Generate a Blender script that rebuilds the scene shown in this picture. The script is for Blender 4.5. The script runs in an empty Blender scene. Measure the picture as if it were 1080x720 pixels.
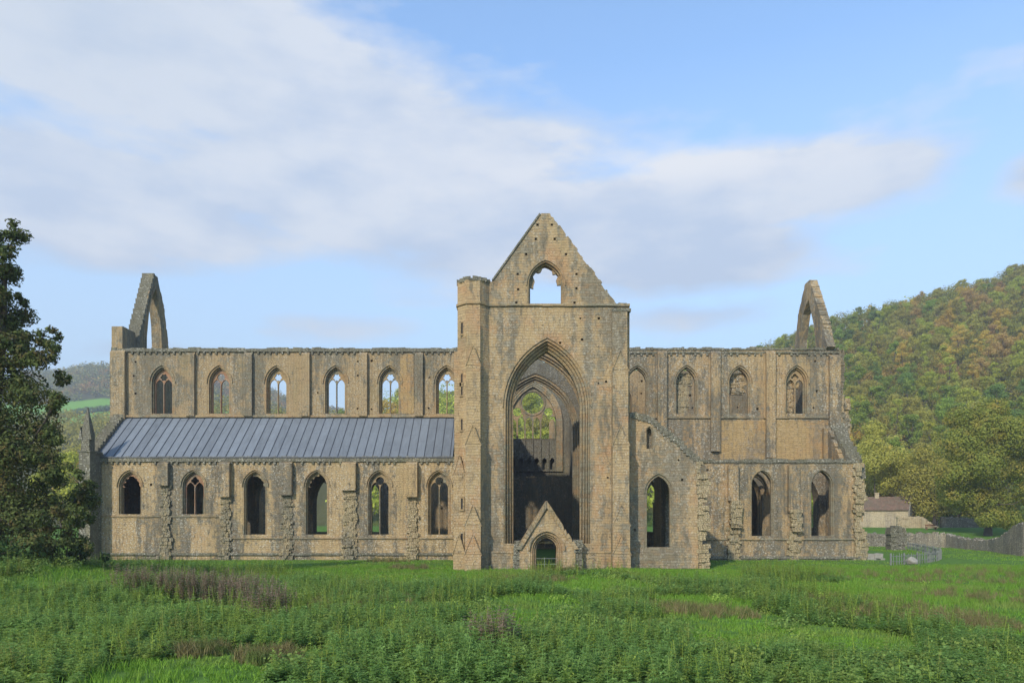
import bpy, bmesh, math, random
import numpy as np
from mathutils import Vector, noise as mnoise
from mathutils.geometry import tessellate_polygon
R = math.radians
rnd = random.Random(7)
SC = bpy.context.scene
COL = SC.collection
F = 765.0; CX = 540.0; HY = 545.0; EYE = 4.1          # survey of the photograph: lens, centre, horizon, eye height
def X(px, D): return (px - CX) * D / F
def Z(py, D): return EYE + (HY - py) * D / F

# ------------------------------------------------------------------ object helpers
def tag(o, label=None, cat=None, group=None, kind=None):
    if label: o['label'] = label
    if cat: o['category'] = cat
    if group: o['group'] = group
    if kind: o['kind'] = kind
    return o
def link(name, me, mat, parent=None):
    if mat and not me.materials: me.materials.append(mat)
    o = bpy.data.objects.new(name, me); COL.objects.link(o)
    if parent: o.parent = parent
    return o
def empty(name, loc=(0, 0, 0), parent=None):
    o = bpy.data.objects.new(name, None); COL.objects.link(o); o.location = loc
    o.empty_display_size = .5
    if parent: o.parent = parent
    return o

class MB:
    """collects vertices and faces for one mesh"""
    def __init__(s): s.v = []; s.f = []
    def add(s, v, f):
        b = len(s.v); s.v += [tuple(p) for p in v]; s.f += [tuple(i + b for i in q) for q in f]
    def box(s, x0, x1, y0, y1, z0, z1, j=0.0):
        q = [(x0,y0,z0),(x1,y0,z0),(x1,y1,z0),(x0,y1,z0),(x0,y0,z1),(x1,y0,z1),(x1,y1,z1),(x0,y1,z1)]
        if j: q = [tuple(c + rnd.uniform(-j, j) for c in p) for p in q]
        s.add(q, [(0,3,2,1),(4,5,6,7),(0,1,5,4),(1,2,6,5),(2,3,7,6),(3,0,4,7)])
    def prism(s, loops, w0, w1, axis='x'):
        """loops[0] outline, the rest holes, in (u, z); extruded over w. axis x: u=x, w=y ; axis y: u=y, w=x"""
        vs = []; idx = []
        for lp in loops:
            idx.append(range(len(vs), len(vs) + len(lp))); vs += lp
        n = len(vs)
        tris = tessellate_polygon([[Vector((p[0], p[1], 0)) for p in lp] for lp in loops])
        def P(p, w): return (p[0], w, p[1]) if axis == 'x' else (w, p[0], p[1])
        V = [P(p, w0) for p in vs] + [P(p, w1) for p in vs]
        fs = [tuple(t) for t in tris] + [tuple(i + n for i in reversed(t)) for t in tris]
        for r in idx:
            r = list(r)
            for k in range(len(r)):
                a, b = r[k], r[(k + 1) % len(r)]
                fs.append((a, b, b + n, a + n))
        s.add(V, fs)
    def tube(s, pts, rad, n=6, cap=True):
        pts = [Vector(p) for p in pts]
        rs = rad if isinstance(rad, (list, tuple)) else [rad] * len(pts)
        rings = []
        for i, p in enumerate(pts):
            t = (pts[min(i + 1, len(pts) - 1)] - pts[max(i - 1, 0)]).normalized()
            a = Vector((0, 1, 0)) if abs(t.y) < .9 else Vector((1, 0, 0))
            u = t.cross(a).normalized(); w = t.cross(u)
            rings.append([p + (u * math.cos(2*math.pi*k/n) + w * math.sin(2*math.pi*k/n)) * rs[i] for k in range(n)])
        V = [q for r in rings for q in r]; fs = []
        for i in range(len(rings) - 1):
            for k in range(n):
                a = i*n + k; b = i*n + (k+1) % n
                fs.append((a, b, b + n, a + n))
        if cap: fs.append(tuple(range(n))); fs.append(tuple(range(len(V)-n, len(V)))[::-1])
        s.add(V, fs)
    def build(s, name, mat, parent=None, smooth=False):
        me = bpy.data.meshes.new(name); me.from_pydata(s.v, [], s.f)
        bm = bmesh.new(); bm.from_mesh(me); bmesh.ops.recalc_face_normals(bm, faces=bm.faces); bm.to_mesh(me); bm.free()
        if smooth:
            for p in me.polygons: p.use_smooth = True
        return link(name, me, mat, parent)

def arch(cx, z0, zs, hw, H, off=0.0, n=10, jit=0.0):
    """pointed opening, anticlockwise from the bottom left"""
    r = (hw*hw + H*H) / (2*hw); c = r - hw; ro = r + off
    hwo = ro - c; Ho = math.sqrt(max(ro*ro - c*c, .0001))
    a1 = math.atan2(Ho, -c) if c != 0 else math.pi/2
    L = []
    for k in range(n + 1):
        a = math.pi + (a1 - math.pi) * k / n
        L.append((cx + c + ro * math.cos(a), zs + ro * math.sin(a)))
    Rr = [(2*cx - p[0], p[1]) for p in reversed(L[:-1])]
    pts = L + Rr
    if jit:
        pts = [(p[0] + rnd.uniform(-jit, jit), p[1] + rnd.uniform(-jit, jit)) for p in pts]
    if z0 is None: return pts
    return [(cx - hwo, z0)] + pts + [(cx + hwo, z0)]
def dense(p, q, step=.35):
    n = max(1, int(math.hypot(q[0]-p[0], q[1]-p[1]) / step))
    return [(p[0] + (q[0]-p[0])*k/n, p[1] + (q[1]-p[1])*k/n) for k in range(n)]
def rag(p, q, amp=.08, step=.4):
    """a broken masonry edge: short steps between p and q"""
    out = []
    d = Vector((q[0]-p[0], q[1]-p[1])); L = d.length; nrm = Vector((-d.y, d.x)).normalized()
    t = 0.0
    while t < L:
        a = rnd.uniform(-amp, amp); w = rnd.uniform(.5, 1.5) * step
        for tt in (t + .02, min(t + w, L - .01)):
            if tt < L: 
                b = Vector(p) + d * (tt / L) + nrm * a; out.append((b.x, b.y))
        t += w
    return [tuple(p)] + out
def poly(*pts, **k): return list(pts)

# ------------------------------------------------------------------ materials
class NT:
    def __init__(s, mat):
        s.t = mat.node_tree; s.n = s.t.nodes; s.l = s.t.links
    def new(s, ty, **kw):
        nd = s.n.new(ty)
        for k, v in kw.items():
            if k == 'ins':
                for a, b in v.items():
                    if isinstance(b, bpy.types.NodeSocket): s.l.new(b, nd.inputs[a])
                    else: nd.inputs[a].default_value = b
            else: setattr(nd, k, v)
        return nd
    def math(s, op, a, b=0.0, c=0.0, clamp=False):
        nd = s.new('ShaderNodeMath', operation=op, use_clamp=clamp)
        for i, v in enumerate((a, b, c)):
            if isinstance(v, bpy.types.NodeSocket): s.l.new(v, nd.inputs[i])
            else: nd.inputs[i].default_value = v
        return nd.outputs[0]
    def mix(s, f, a, b, mode='MIX'):
        nd = s.new('ShaderNodeMix', data_type='RGBA', blend_type=mode)
        for i, v in ((0, f), (6, a), (7, b)):
            if isinstance(v, bpy.types.NodeSocket): s.l.new(v, nd.inputs[i])
            else: nd.inputs[i].default_value = v if i == 0 else (*v[:3], 1)
        return nd.outputs[2]
    def noise(s, vec, scale, detail=3, rough=.55, out=0):
        nd = s.new('ShaderNodeTexNoise', ins={'Vector': vec, 'Scale': scale, 'Detail': detail, 'Roughness': rough})
        return nd.outputs[out]
    def ramp(s, v, a, b, x=0.0, y=1.0):
        nd = s.new('ShaderNodeMapRange', clamp=True, ins={0: v, 1: a, 2: b, 3: x, 4: y})
        return nd.outputs[0]
def mat_new(name):
    m = bpy.data.materials.new(name); m.use_nodes = True
    t = NT(m); b = t.n['Principled BSDF']
    return m, t, b

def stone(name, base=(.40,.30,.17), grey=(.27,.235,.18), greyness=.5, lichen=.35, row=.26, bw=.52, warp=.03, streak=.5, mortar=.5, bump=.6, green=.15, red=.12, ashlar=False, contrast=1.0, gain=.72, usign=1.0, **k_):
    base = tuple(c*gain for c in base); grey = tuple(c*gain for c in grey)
    m, t, b = mat_new(name)
    geo = t.new('ShaderNodeNewGeometry'); pos = geo.outputs['Position']
    sx = t.new('ShaderNodeSeparateXYZ', ins={0: pos})
    w1 = t.math('MULTIPLY', t.math('SUBTRACT', t.noise(pos, 1.3, 2), .5), warp*6)
    w2 = t.math('MULTIPLY', t.math('SUBTRACT', t.noise(pos, .9, 2), .5), warp*5)
    u = t.math('ADD', t.math('ADD', sx.outputs[0], t.math('MULTIPLY', sx.outputs[1], usign)), w1)
    v = t.math('ADD', sx.outputs[2], w2)
    if ashlar:      # coursed blocks, every course with its own height jitter and block length
        vr = t.math('DIVIDE', v, row); rw = t.math('FLOOR', vr); fv = t.math('FRACT', vr)
        rr = t.new('ShaderNodeTexWhiteNoise', noise_dimensions='1D', ins={'W': rw}).outputs[0]
        ur = t.math('ADD', t.math('DIVIDE', u, t.math('MULTIPLY', bw, t.math('ADD', .7, t.math('MULTIPLY', rr, .7)))), t.math('MULTIPLY', rr, 17.0))
        cl = t.math('FLOOR', ur); fu = t.math('FRACT', ur)
        rb = t.new('ShaderNodeTexWhiteNoise', noise_dimensions='2D', ins={'Vector': t.new('ShaderNodeCombineXYZ', ins={0: cl, 1: rw}).outputs[0]}).outputs[0]
        ev = t.math('MULTIPLY', t.math('MINIMUM', fv, t.math('SUBTRACT', 1.0, fv)), row); eu = t.math('MULTIPLY', t.math('MINIMUM', fu, t.math('SUBTRACT', 1.0, fu)), bw)
        edge = t.math('MINIMUM', ev, eu)
        jn = t.ramp(edge, .006, .026, 1, 0)
    else:
        vec = t.new('ShaderNodeCombineXYZ', ins={0: t.math('DIVIDE', u, bw), 1: t.math('DIVIDE', v, row)}).outputs[0]
        vo = t.new('ShaderNodeTexVoronoi', voronoi_dimensions='2D', feature='F1', ins={'Vector': vec, 'Scale': 1.0, 'Randomness': .6})
        ve = t.new('ShaderNodeTexVoronoi', voronoi_dimensions='2D', feature='DISTANCE_TO_EDGE', ins={'Vector': vec, 'Scale': 1.0, 'Randomness': .6})
        rb = t.new('ShaderNodeSeparateColor', ins={0: vo.outputs['Color']}).outputs[0]
        jn = t.ramp(ve.outputs['Distance'], .02, .13, 1, 0)
    st = t.new('ShaderNodeCombineXYZ', ins={0: u, 1: t.math('MULTIPLY', v, .2), 2: 3.3}).outputs[0]
    n_big = t.noise(st, .24, 5, .62)
    n_str = t.noise(st, 1.5, 5, .7)
    n_med = t.noise(pos, 1.6, 5, .65)
    n_fine = t.noise(pos, 7.5, 5, .75)
    n_grain = t.noise(pos, 26.0, 3, .7)
    patch = t.math('ADD', t.math('MULTIPLY', n_big, .55), t.math('ADD', t.math('MULTIPLY', n_str, .30), t.math('MULTIPLY', n_med, .15)))
    thr = .50 + (.5 - greyness) * .22
    k = t.ramp(patch, thr - .035, thr + .035)
    k = t.math('ADD', t.math('MULTIPLY', k, .9), t.math('MULTIPLY', t.math('SUBTRACT', t.math('ADD', rb, n_med), .95), .75), clamp=True)
    col = t.mix(rb, tuple(c*.84 for c in base), (base[0]*1.2, base[1]*1.17, base[2]*1.1))
    col = t.mix(t.ramp(t.noise(pos, .45, 3), .50, .68, 0, min(1, red*4)), col, (base[0]*1.02, base[1]*.78, base[2]*.74))
    gcol = t.mix(t.math('ADD', t.math('MULTIPLY', rb, .6), t.math('MULTIPLY', n_fine, .4)), tuple(c*.50 for c in grey), tuple(c*1.2 for c in grey))
    col = t.mix(k, col, gcol)
    col = t.mix(t.ramp(t.noise(st, .8, 3), .55, .75, 0, green), col, (.13,.14,.065))
    val = t.math('ADD', 1 - .55*contrast, t.math('ADD', t.math('MULTIPLY', n_med, .40*contrast), t.math('ADD', t.math('MULTIPLY', n_fine, .40*contrast), t.math('MULTIPLY', n_grain, .30*contrast))))
    col = t.new('ShaderNodeHueSaturation', ins={'Color': col, 'Saturation': 1.14, 'Value': val}).outputs[0]
    l1 = t.ramp(t.noise(pos, 6.5, 4, .85), .545, .60); l2 = t.ramp(t.noise(st, .6, 3), .38, .54)
    col = t.mix(t.math('MULTIPLY', t.math('MULTIPLY', l1, l2), lichen), col, (.52,.49,.41))
    col = t.mix(t.math('MULTIPLY', jn, mortar), col, tuple(c*.42 for c in grey))
    d1 = t.ramp(t.noise(pos, 3.2, 6, .85), .56, .64, 0, .72)
    col = t.mix(d1, col, tuple(c*.30 for c in grey))
    d2 = t.ramp(n_str, .53, .68, 0, .5*streak)
    col = t.mix(d2, col, tuple(c*.45 for c in grey))
    t.l.new(col, b.inputs['Base Color'])
    b.inputs['Roughness'].default_value = .95
    b.inputs['Specular IOR Level'].default_value = .1
    hgt = t.math('ADD', t.math('MULTIPLY', t.math('SUBTRACT', 1.0, jn), .5), t.math('ADD', t.math('MULTIPLY', rb, .5), t.math('ADD', t.math('MULTIPLY', n_fine, .9), t.math('MULTIPLY', n_med, .6))))
    bp = t.new('ShaderNodeBump', ins={'Height': hgt, 'Strength': bump, 'Distance': .09})
    t.l.new(bp.outputs[0], b.inputs['Normal'])
    return m

M = {}
M['ashlar'] = stone('transept_ochre_ashlar', base=(.49,.375,.235), grey=(.285,.25,.185), greyness=.50, lichen=.45, row=.21, bw=.46, streak=1.0, red=.14, green=.10, ashlar=True, warp=.045, mortar=.16, contrast=1.5, gain=.74)
M['clere']  = stone('clerestory_rubble', base=(.46,.355,.225), grey=(.25,.225,.17), greyness=.56, lichen=.55, row=.17, bw=.29, warp=.04, green=.2, streak=.7, red=.03, mortar=.32, contrast=1.25)
M['aisle']  = stone('aisle_weathered_stone', base=(.56,.43,.265), grey=(.24,.215,.165), greyness=.48, lichen=.85, row=.18, bw=.34, warp=.035, streak=1.2, green=.16, red=.04, mortar=.32, contrast=1.25)
M['presb']  = stone('presbytery_grey_rubble', base=(.51,.385,.235), grey=(.24,.215,.165), greyness=.52, lichen=.8, row=.18, bw=.32, warp=.035, streak=1.1, green=.15, red=.05, mortar=.32, contrast=1.25)
M['orange'] = stone('clean_orange_stone', base=(.50,.37,.21), grey=(.33,.27,.19), greyness=.32, lichen=.2, row=.19, bw=.42, red=.1, mortar=.3)
M['dress']  = stone('dressed_moulding_stone', base=(.42,.32,.20), grey=(.27,.245,.18), greyness=.5, lichen=.35, row=.35, bw=.9, mortar=.4, bump=.4, red=.12, ashlar=True)
M['red']    = stone('red_sandstone_tracery', base=(.40,.25,.17), grey=(.31,.25,.19), greyness=.35, lichen=.2, row=.5, bw=.9, mortar=.3, bump=.3, ashlar=True)
M['cap']    = stone('lichened_coping', base=(.31,.285,.20), grey=(.22,.21,.165), greyness=.8, lichen=.8, row=.2, bw=.35, green=.35, red=0)
M['scar']   = stone('broken_rubble_core', base=(.44,.365,.24), grey=(.28,.255,.19), greyness=.4, lichen=.4, row=.14, bw=.2, warp=.05, bump=.9, mortar=.4, red=.03, gain=.9)
M['far']    = stone('field_wall_stone', gain=.85, usign=-1.0, base=(.36,.32,.24), grey=(.26,.24,.19), greyness=.6, lichen=.9, row=.2, bw=.34, warp=.06, green=.3, mortar=.8, red=0, contrast=1.3)
M['render'] = stone('cottage_pale_stone', usign=-.6, base=(.52,.45,.32), grey=(.44,.38,.29), greyness=.3, lichen=.2, row=.2, bw=.36, green=.05, gain=.85, red=.03)
M['inner']  = stone('dim_interior_stone', base=(.32,.28,.20), grey=(.20,.19,.155), greyness=.75, lichen=.4, row=.2, bw=.36, green=.3, red=.03, mortar=.35, contrast=1.2)  # darker stone tone that puts the interior's dimness into the colour

def simple(name, col, rough=.8, var=.25, scale=3.0, metal=0.0, bump=0.0):
    m, t, b = mat_new(name)
    pos = t.new('ShaderNodeNewGeometry').outputs['Position']
    n = t.noise(pos, scale, 4, .6)
    hv = t.new('ShaderNodeHueSaturation', ins={'Color': (*col, 1), 'Value': t.math('ADD', 1 - var, t.math('MULTIPLY', n, 2*var))})
    t.l.new(hv.outputs[0], b.inputs['Base Color'])
    b.inputs['Roughness'].default_value = rough; b.inputs['Metallic'].default_value = metal
    if bump:
        bp = t.new('ShaderNodeBump', ins={'Height': n, 'Strength': bump, 'Distance': .05}); t.l.new(bp.outputs[0], b.inputs['Normal'])
    return m
M['lead_roll'] = simple('lead_roll', (.055,.062,.075), .6)
M['bark'] = simple('bark', (.075,.06,.045), .95, .4, 6, bump=.6)
M['paling'] = simple('weathered_pale_wood', (.15,.16,.14), .85, .3, 5)
M['rail'] = simple('galvanised_rail', (.42,.43,.43), .5, .15, 3, .6)
M['rock'] = simple('pale_rock', (.24,.225,.19), .9, .35, 5, bump=.6)
M['dark'] = simple('slit_shade_black', (.03,.028,.025), .8)  # near-black colour painting shade into the stair slits

def lead_mat():
    m, t, b = mat_new('lead_sheet')
    pos = t.new('ShaderNodeNewGeometry').outputs['Position']
    sx = t.new('ShaderNodeSeparateXYZ', ins={0: pos})
    cell = t.math('FLOOR', t.math('DIVIDE', t.math('ADD', sx.outputs[0], 40.0), .83))
    wn = t.new('ShaderNodeTexWhiteNoise', noise_dimensions='1D', ins={'W': cell}).outputs[0]
    st = t.new('ShaderNodeCombineXYZ', ins={0: t.math('MULTIPLY', sx.outputs[0], 3.0), 1: t.math('MULTIPLY', sx.outputs[1], .5), 2: sx.outputs[2]}).outputs[0]
    n = t.noise(st, 1.1, 5, .65); n2 = t.noise(pos, .35, 3)
    v = t.math('ADD', t.math('ADD', .30, t.math('MULTIPLY', wn, .22)), t.math('ADD', t.math('MULTIPLY', n, .55), t.math('MULTIPLY', n2, .35)))
    hv = t.new('ShaderNodeHueSaturation', ins={'Color': (.15,.17,.19,1), 'Value': v})
    lap = t.math('FRACT', t.math('DIVIDE', t.math('ADD', sx.outputs[2], t.math('MULTIPLY', wn, 2.0)), 1.9))
    col = t.mix(t.ramp(lap, .0, .035, .5, 0), hv.outputs[0], (.07,.08,.10))
    t.l.new(col, b.inputs['Base Color'])
    b.inputs['Roughness'].default_value = .62; b.inputs['Metallic'].default_value = .0
    bp = t.new('ShaderNodeBump', ins={'Height': n, 'Strength': .3, 'Distance': .05}); t.l.new(bp.outputs[0], b.inputs['Normal'])
    return m
M['lead'] = lead_mat()

def tile_mat():
    m, t, b = mat_new('clay_tile')
    tc = t.new('ShaderNodeTexCoord').outputs['Object']
    br = t.new('ShaderNodeTexBrick', ins={'Vector': t.new('ShaderNodeMapping', ins={'Vector': tc, 'Scale': (1,1,1)}).outputs[0], 'Color1': (.11,.07,.045,1), 'Color2': (.20,.13,.085,1), 'Mortar': (.08,.04,.03,1), 'Scale': 1.0, 'Brick Width': .25, 'Row Height': .22, 'Mortar Size': .015})
    n = t.noise(tc, 1.2, 4)
    c = t.mix(t.ramp(n, .40, .62, 0, .7), br.outputs['Color'], (.10,.085,.055))
    t.l.new(c, b.inputs['Base Color']); b.inputs['Roughness'].default_value = .9
    return m
M['tile'] = tile_mat()

def leaf_mat(name, c1, c2, c3=None, trans=.3, patch=.12, plantvar=0.0):
    m, t, b = mat_new(name)
    geo = t.new('ShaderNodeNewGeometry'); oi = t.new('ShaderNodeObjectInfo')
    r = geo.outputs['Random Per Island']
    col = t.mix(r, c1, c2)
    if c3:
        n = t.noise(geo.outputs['Position'], patch*6, 3)
        col = t.mix(t.ramp(n, .50, .66), col, c3)
    hv = t.new('ShaderNodeHueSaturation', ins={'Color': col, 'Hue': t.math('ADD', .49, t.math('MULTIPLY', oi.outputs['Random'], .02)),
        'Value': t.math('ADD', .8 - plantvar*.5, t.math('ADD', t.math('MULTIPLY', oi.outputs['Random'], .3), t.math('ADD', t.math('MULTIPLY', r, .3), t.math('MULTIPLY', t.noise(geo.outputs['Position'], 1.9, 4, .75), plantvar))))})
    t.l.new(hv.outputs[0], b.inputs['Base Color'])
    b.inputs['Roughness'].default_value = .8
    b.inputs['Specular IOR Level'].default_value = .12
    tr = t.new('ShaderNodeBsdfTranslucent', ins={'Color': hv.outputs[0]})
    mx = t.new('ShaderNodeMixShader', ins={0: trans, 1: b.outputs[0], 2: tr.outputs[0]})
    t.l.new(mx.outputs[0], t.n['Material Output'].inputs[0])
    return m
LEAF = {
 'mid green':      leaf_mat('leaf_mid_green', (0.177,0.252,0.044), (0.274,0.338,0.062), trans=.45),
 'yellow green':   leaf_mat('leaf_yellow_green', (0.302,0.338,0.049), (0.425,0.432,0.074), trans=.45),
 'olive':          leaf_mat('leaf_olive', (0.288,0.281,0.062), (0.411,0.367,0.086), trans=.45),
 'golden orange':  leaf_mat('leaf_golden', (0.438,0.302,0.062), (0.548,0.418,0.086), trans=.45),
 'russet brown':   leaf_mat('leaf_russet', (0.370,0.245,0.086), (0.479,0.346,0.111), trans=.45),
 'dark green':     leaf_mat('leaf_dark_green', (0.123,0.202,0.049), (0.191,0.259,0.062), trans=.4),
}
LEAF['oak'] = leaf_mat('leaf_oak', (.15,.175,.035), (.25,.25,.05), (.27,.21,.05), trans=.4, patch=.06)
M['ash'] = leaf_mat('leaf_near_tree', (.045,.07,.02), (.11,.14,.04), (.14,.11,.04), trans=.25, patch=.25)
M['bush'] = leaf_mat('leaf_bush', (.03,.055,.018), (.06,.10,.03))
M['wood'] = leaf_mat('leaf_far_wood', (.15,.19,.05), (.28,.24,.06), (.36,.20,.06), patch=.004)
M['under'] = leaf_mat('leaf_understorey', (.19,.22,.04), (.31,.32,.065), (.38,.27,.07), patch=.01, trans=.4)
M['nettle'] = leaf_mat('leaf_nettle', (.14,.25,.06), (.23,.36,.095), (.25,.33,.075), trans=.5, patch=.14, plantvar=1.1)
M['weed'] = leaf_mat('leaf_weed', (.16,.25,.04), (.28,.36,.065), (.20,.22,.06), trans=.4, patch=.1, plantvar=.6)
M['grass'] = leaf_mat('blade_grass', (.11,.235,.025), (.19,.33,.045), (.20,.27,.06), trans=.35, patch=.05, plantvar=.5)
M['straw'] = leaf_mat('blade_straw', (.17,.16,.06), (.26,.22,.10), (.12,.17,.045), trans=.3, patch=.2)
M['flower'] = leaf_mat('faded_flower_heads', (.21,.16,.10), (.34,.25,.18), (.14,.20,.07), trans=.3, patch=.35)

def ground_mat():
    m, t, b = mat_new('meadow_ground')
    geo = t.new('ShaderNodeNewGeometry'); pos = geo.outputs['Position']
    sx = t.new('ShaderNodeSeparateXYZ', ins={0: pos})
    n1 = t.noise(pos, .12, 4); n2 = t.noise(pos, 1.5, 5, .7)
    near = t.mix(t.ramp(n2, .35, .65), (.055,.115,.018), (.10,.19,.03))
    near = t.mix(t.ramp(n1, .5, .7, 0, .5), near, (.10,.13,.035))
    wood = t.mix(t.ramp(n2, .3, .7), (.05,.06,.02), (.10,.09,.035))
    far = t.ramp(sx.outputs[1], 150, 175)
    col = t.mix(far, near, wood)
    # pasture high on the western hill
    px = t.math('DIVIDE', sx.outputs[0], sx.outputs[1])
    g = t.math('MULTIPLY', t.ramp(sx.outputs[1], 600, 640), t.ramp(sx.outputs[1], 870, 862))
    col = t.mix(g, col, (.15,.30,.04))
    t.l.new(col, b.inputs['Base Color']); b.inputs['Roughness'].default_value = .95
    b.inputs['Specular IOR Level'].default_value = .1
    bp = t.new('ShaderNodeBump', ins={'Height': n2, 'Strength': .6, 'Distance': .15}); t.l.new(bp.outputs[0], b.inputs['Normal'])
    return m
M['ground'] = ground_mat()

# ------------------------------------------------------------------ terrain
def sst(a, b, v): 
    s = np.clip((v - a) / (b - a), 0, 1); return s*s*(3 - 2*s)
RIDGES = [  # crest distance, foot distance, (azimuth px, skyline py), tree allowance
 (400., 150., [(-400,600),(300,560),(352,470),(380,434),(411,419),(471,400),(560,382),(700,376),(795,372),(830,356),(856,343),(900,331),(930,323),(960,316),(1000,305),(1050,295),(1080,281),(1150,262),(1400,235)], 5.5),
 (450., 190., [(-400,425),(60,430),(110,428),(160,420),(231,416),(292,424),(354,428),(400,432),(700,470)], 10.),
 (1150., 640., [(-400,400),(60,392),(85,386),(118,383),(160,387),(210,392),(240,396),(270,405),(292,414),(320,427),(354,432),(411,440),(700,450)], 8.),
]
_g = np.random.default_rng(3)
_ph = _g.uniform(0, 6.28, 12); _an = _g.uniform(0, 6.28, 12)
def wav(x, y, wl, k=0):
    s = 0
    for i in range(4):
        a = _an[(i + k) % 12]; s = s + np.sin((x*np.cos(a) + y*np.sin(a)) * 6.283 / (wl * (1 + .37*i)) + _ph[(i + k) % 12])
    return s / 4
def height(x, y):
    x = np.asarray(x, float); y = np.asarray(y, float)
    z = .34 * wav(x, y, 13) * (1 - sst(50, 56, y)) * sst(2, 12, y)
    z = z + .5 * sst(46, 22, y) * 0 + 2.1 * sst(100, 135, y)
    yy = np.maximum(y, 30.); px = CX + F * x / yy
    z = z + 1.5 * np.exp(-((x + 29)/9.)**2 - ((y - 38)/9.)**2)
    for D, D0, prof, tr in RIDGES:
        p = np.array(prof, float)
        zc = EYE + (HY - np.interp(px, p[:, 0], p[:, 1])) * D / F - tr
        s = np.clip((y - D0) / (D - D0), 0, 1)
        f = s**(1.15 if D < 1000 else .6)
        back = 1 - .25 * np.clip((y - D) / 400, 0, 1)
        h = np.maximum(zc, 0) * f * back
        h = h + wav(x, y, 60, 3) * 1.6 * sst(0, .3, s) * (1 - sst(.8, 1, s))
        z = np.maximum(z, h + 0)
    return z
def axis_pts():
    xs = list(np.arange(-62, 62.1, .65)); v = 62.; st = .8
    while v < 2100: st *= 1.07; v += st; xs = [-v] + xs + [v]
    ys = list(np.arange(8, 112, .65)); v = ys[-1]; st = .8
    while v < 2150: st = min(st*1.06, 26); v += st; ys.append(v)
    v = 8.; st = 1.
    while v > -55: st *= 1.3; v -= st; ys = [v] + ys
    return np.array(xs), np.array(ys)
def terrain():
    xs, ys = axis_pts(); gx, gy = np.meshgrid(xs, ys); gz = height(gx, gy)
    nx, ny = len(xs), len(ys)
    co = np.stack([gx, gy, gz], -1).reshape(-1, 3)
    i = np.arange(nx*ny).reshape(ny, nx)
    q = np.stack([i[:-1,:-1], i[:-1,1:], i[1:,1:], i[1:,:-1]], -1).reshape(-1, 4)
    o = np_mesh('ground', co, q, M['ground']); 
    for p in (0,): o.data.polygons.foreach_set('use_smooth', np.ones(len(q), bool))
    tag(o, kind='structure'); return o
def np_mesh(name, co, faces, mat, parent=None, lk=True):
    me = bpy.data.meshes.new(name); k = faces.shape[1]
    me.vertices.add(len(co)); me.vertices.foreach_set('co', np.ascontiguousarray(co, np.float32).ravel())
    me.loops.add(faces.size); me.loops.foreach_set('vertex_index', np.ascontiguousarray(faces, np.int32).ravel())
    me.polygons.add(len(faces)); me.polygons.foreach_set('loop_start', np.arange(0, faces.size, k, dtype=np.int32))
    me.update(calc_edges=True)
    me.materials.append(mat)
    return link(name, me, mat, parent) if lk else me
terrain()

# ------------------------------------------------------------------ the abbey
ABBEY = empty('ruined_abbey', (0, 75, 0))
tag(ABBEY, 'roofless ruined stone abbey church with pointed windows, tall gables and one lead roofed aisle', 'abbey')
ABBEY.location = (0, 0, 0)
def part(mb, name, mat, parent=None, smooth=False): return mb.build(name, mat, parent or ABBEY, smooth)

def putlogs(rows, cols, avoid, s=.1, pr=.8):
    out = []
    for z in rows:
        for x in cols:
            if rnd.random() > pr: continue
            xx = x + rnd.uniform(-.25, .25); zz = z + rnd.uniform(-.15, .15)
            if any(a[0]-.4 < xx < a[1]+.4 and a[2]-.4 < zz < a[3]+.5 for a in avoid): continue
            w = s * rnd.uniform(.8, 1.3)
            out.append([(xx-w,zz-w),(xx-w,zz+w),(xx+w,zz+w),(xx+w,zz-w)])
    return out
def wall(name, outline, openings, y0, y1, mat, holes=(), parent=None, axis='x', skin=.35):
    mb = MB()
    if holes:
        s = skin if y1 > y0 else -skin
        mb.prism([outline] + openings + list(holes), y0, y0 + s, axis)
        mb.prism([[(p[0], p[1]) for p in outline]] + openings, y0 + s*1.008, y1, axis)
    else: mb.prism([outline] + openings, y0, y1, axis)
    return part(mb, name, mat, parent)
def rollmould(mb, cx, z0, zs, hw, H, off, y, r, n=6):
    pts = arch(cx, z0, zs, hw, H, off, 12)
    mb.tube([(p[0], y, p[1]) for p in pts], r, n)
def surround(name, cx, z0, zs, hw, H, steps, mat, parent, hood=True):
    """moulded window order: steps = [(offset_outer, offset_inner, y_front, y_back)]"""
    mb = MB()
    for a, b, y0, y1 in steps:
        mb.prism([arch(cx, z0, zs, hw, H, a, 10), arch(cx, z0 + (.0 if a == b else .001), zs, hw, H, b, 10)], y0, y1)
        rollmould(mb, cx, z0, zs, hw, H, b + .02, y0 + .02, .05)
    if hood:
        a = steps[0][0]
        o = arch(cx, None, zs, hw, H, a + .10, 10); i = arch(cx, None, zs, hw, H, a + .02, 10)
        mb.prism([o + i[::-1]], steps[0][2] - .12, steps[0][2] + .02)
    return part(mb, name, mat, parent)
def circle(cx, cz, r, foils=0, n=28, depth=.28):
    out = []
    for k in range(n):
        a = 2*math.pi*k/n
        rr = r * (1 - depth * (.5 + .5*math.cos(foils*a + math.pi))**2) if foils else r
        out.append((cx + rr*math.cos(a), cz + rr*math.sin(a)))
    return out
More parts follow.
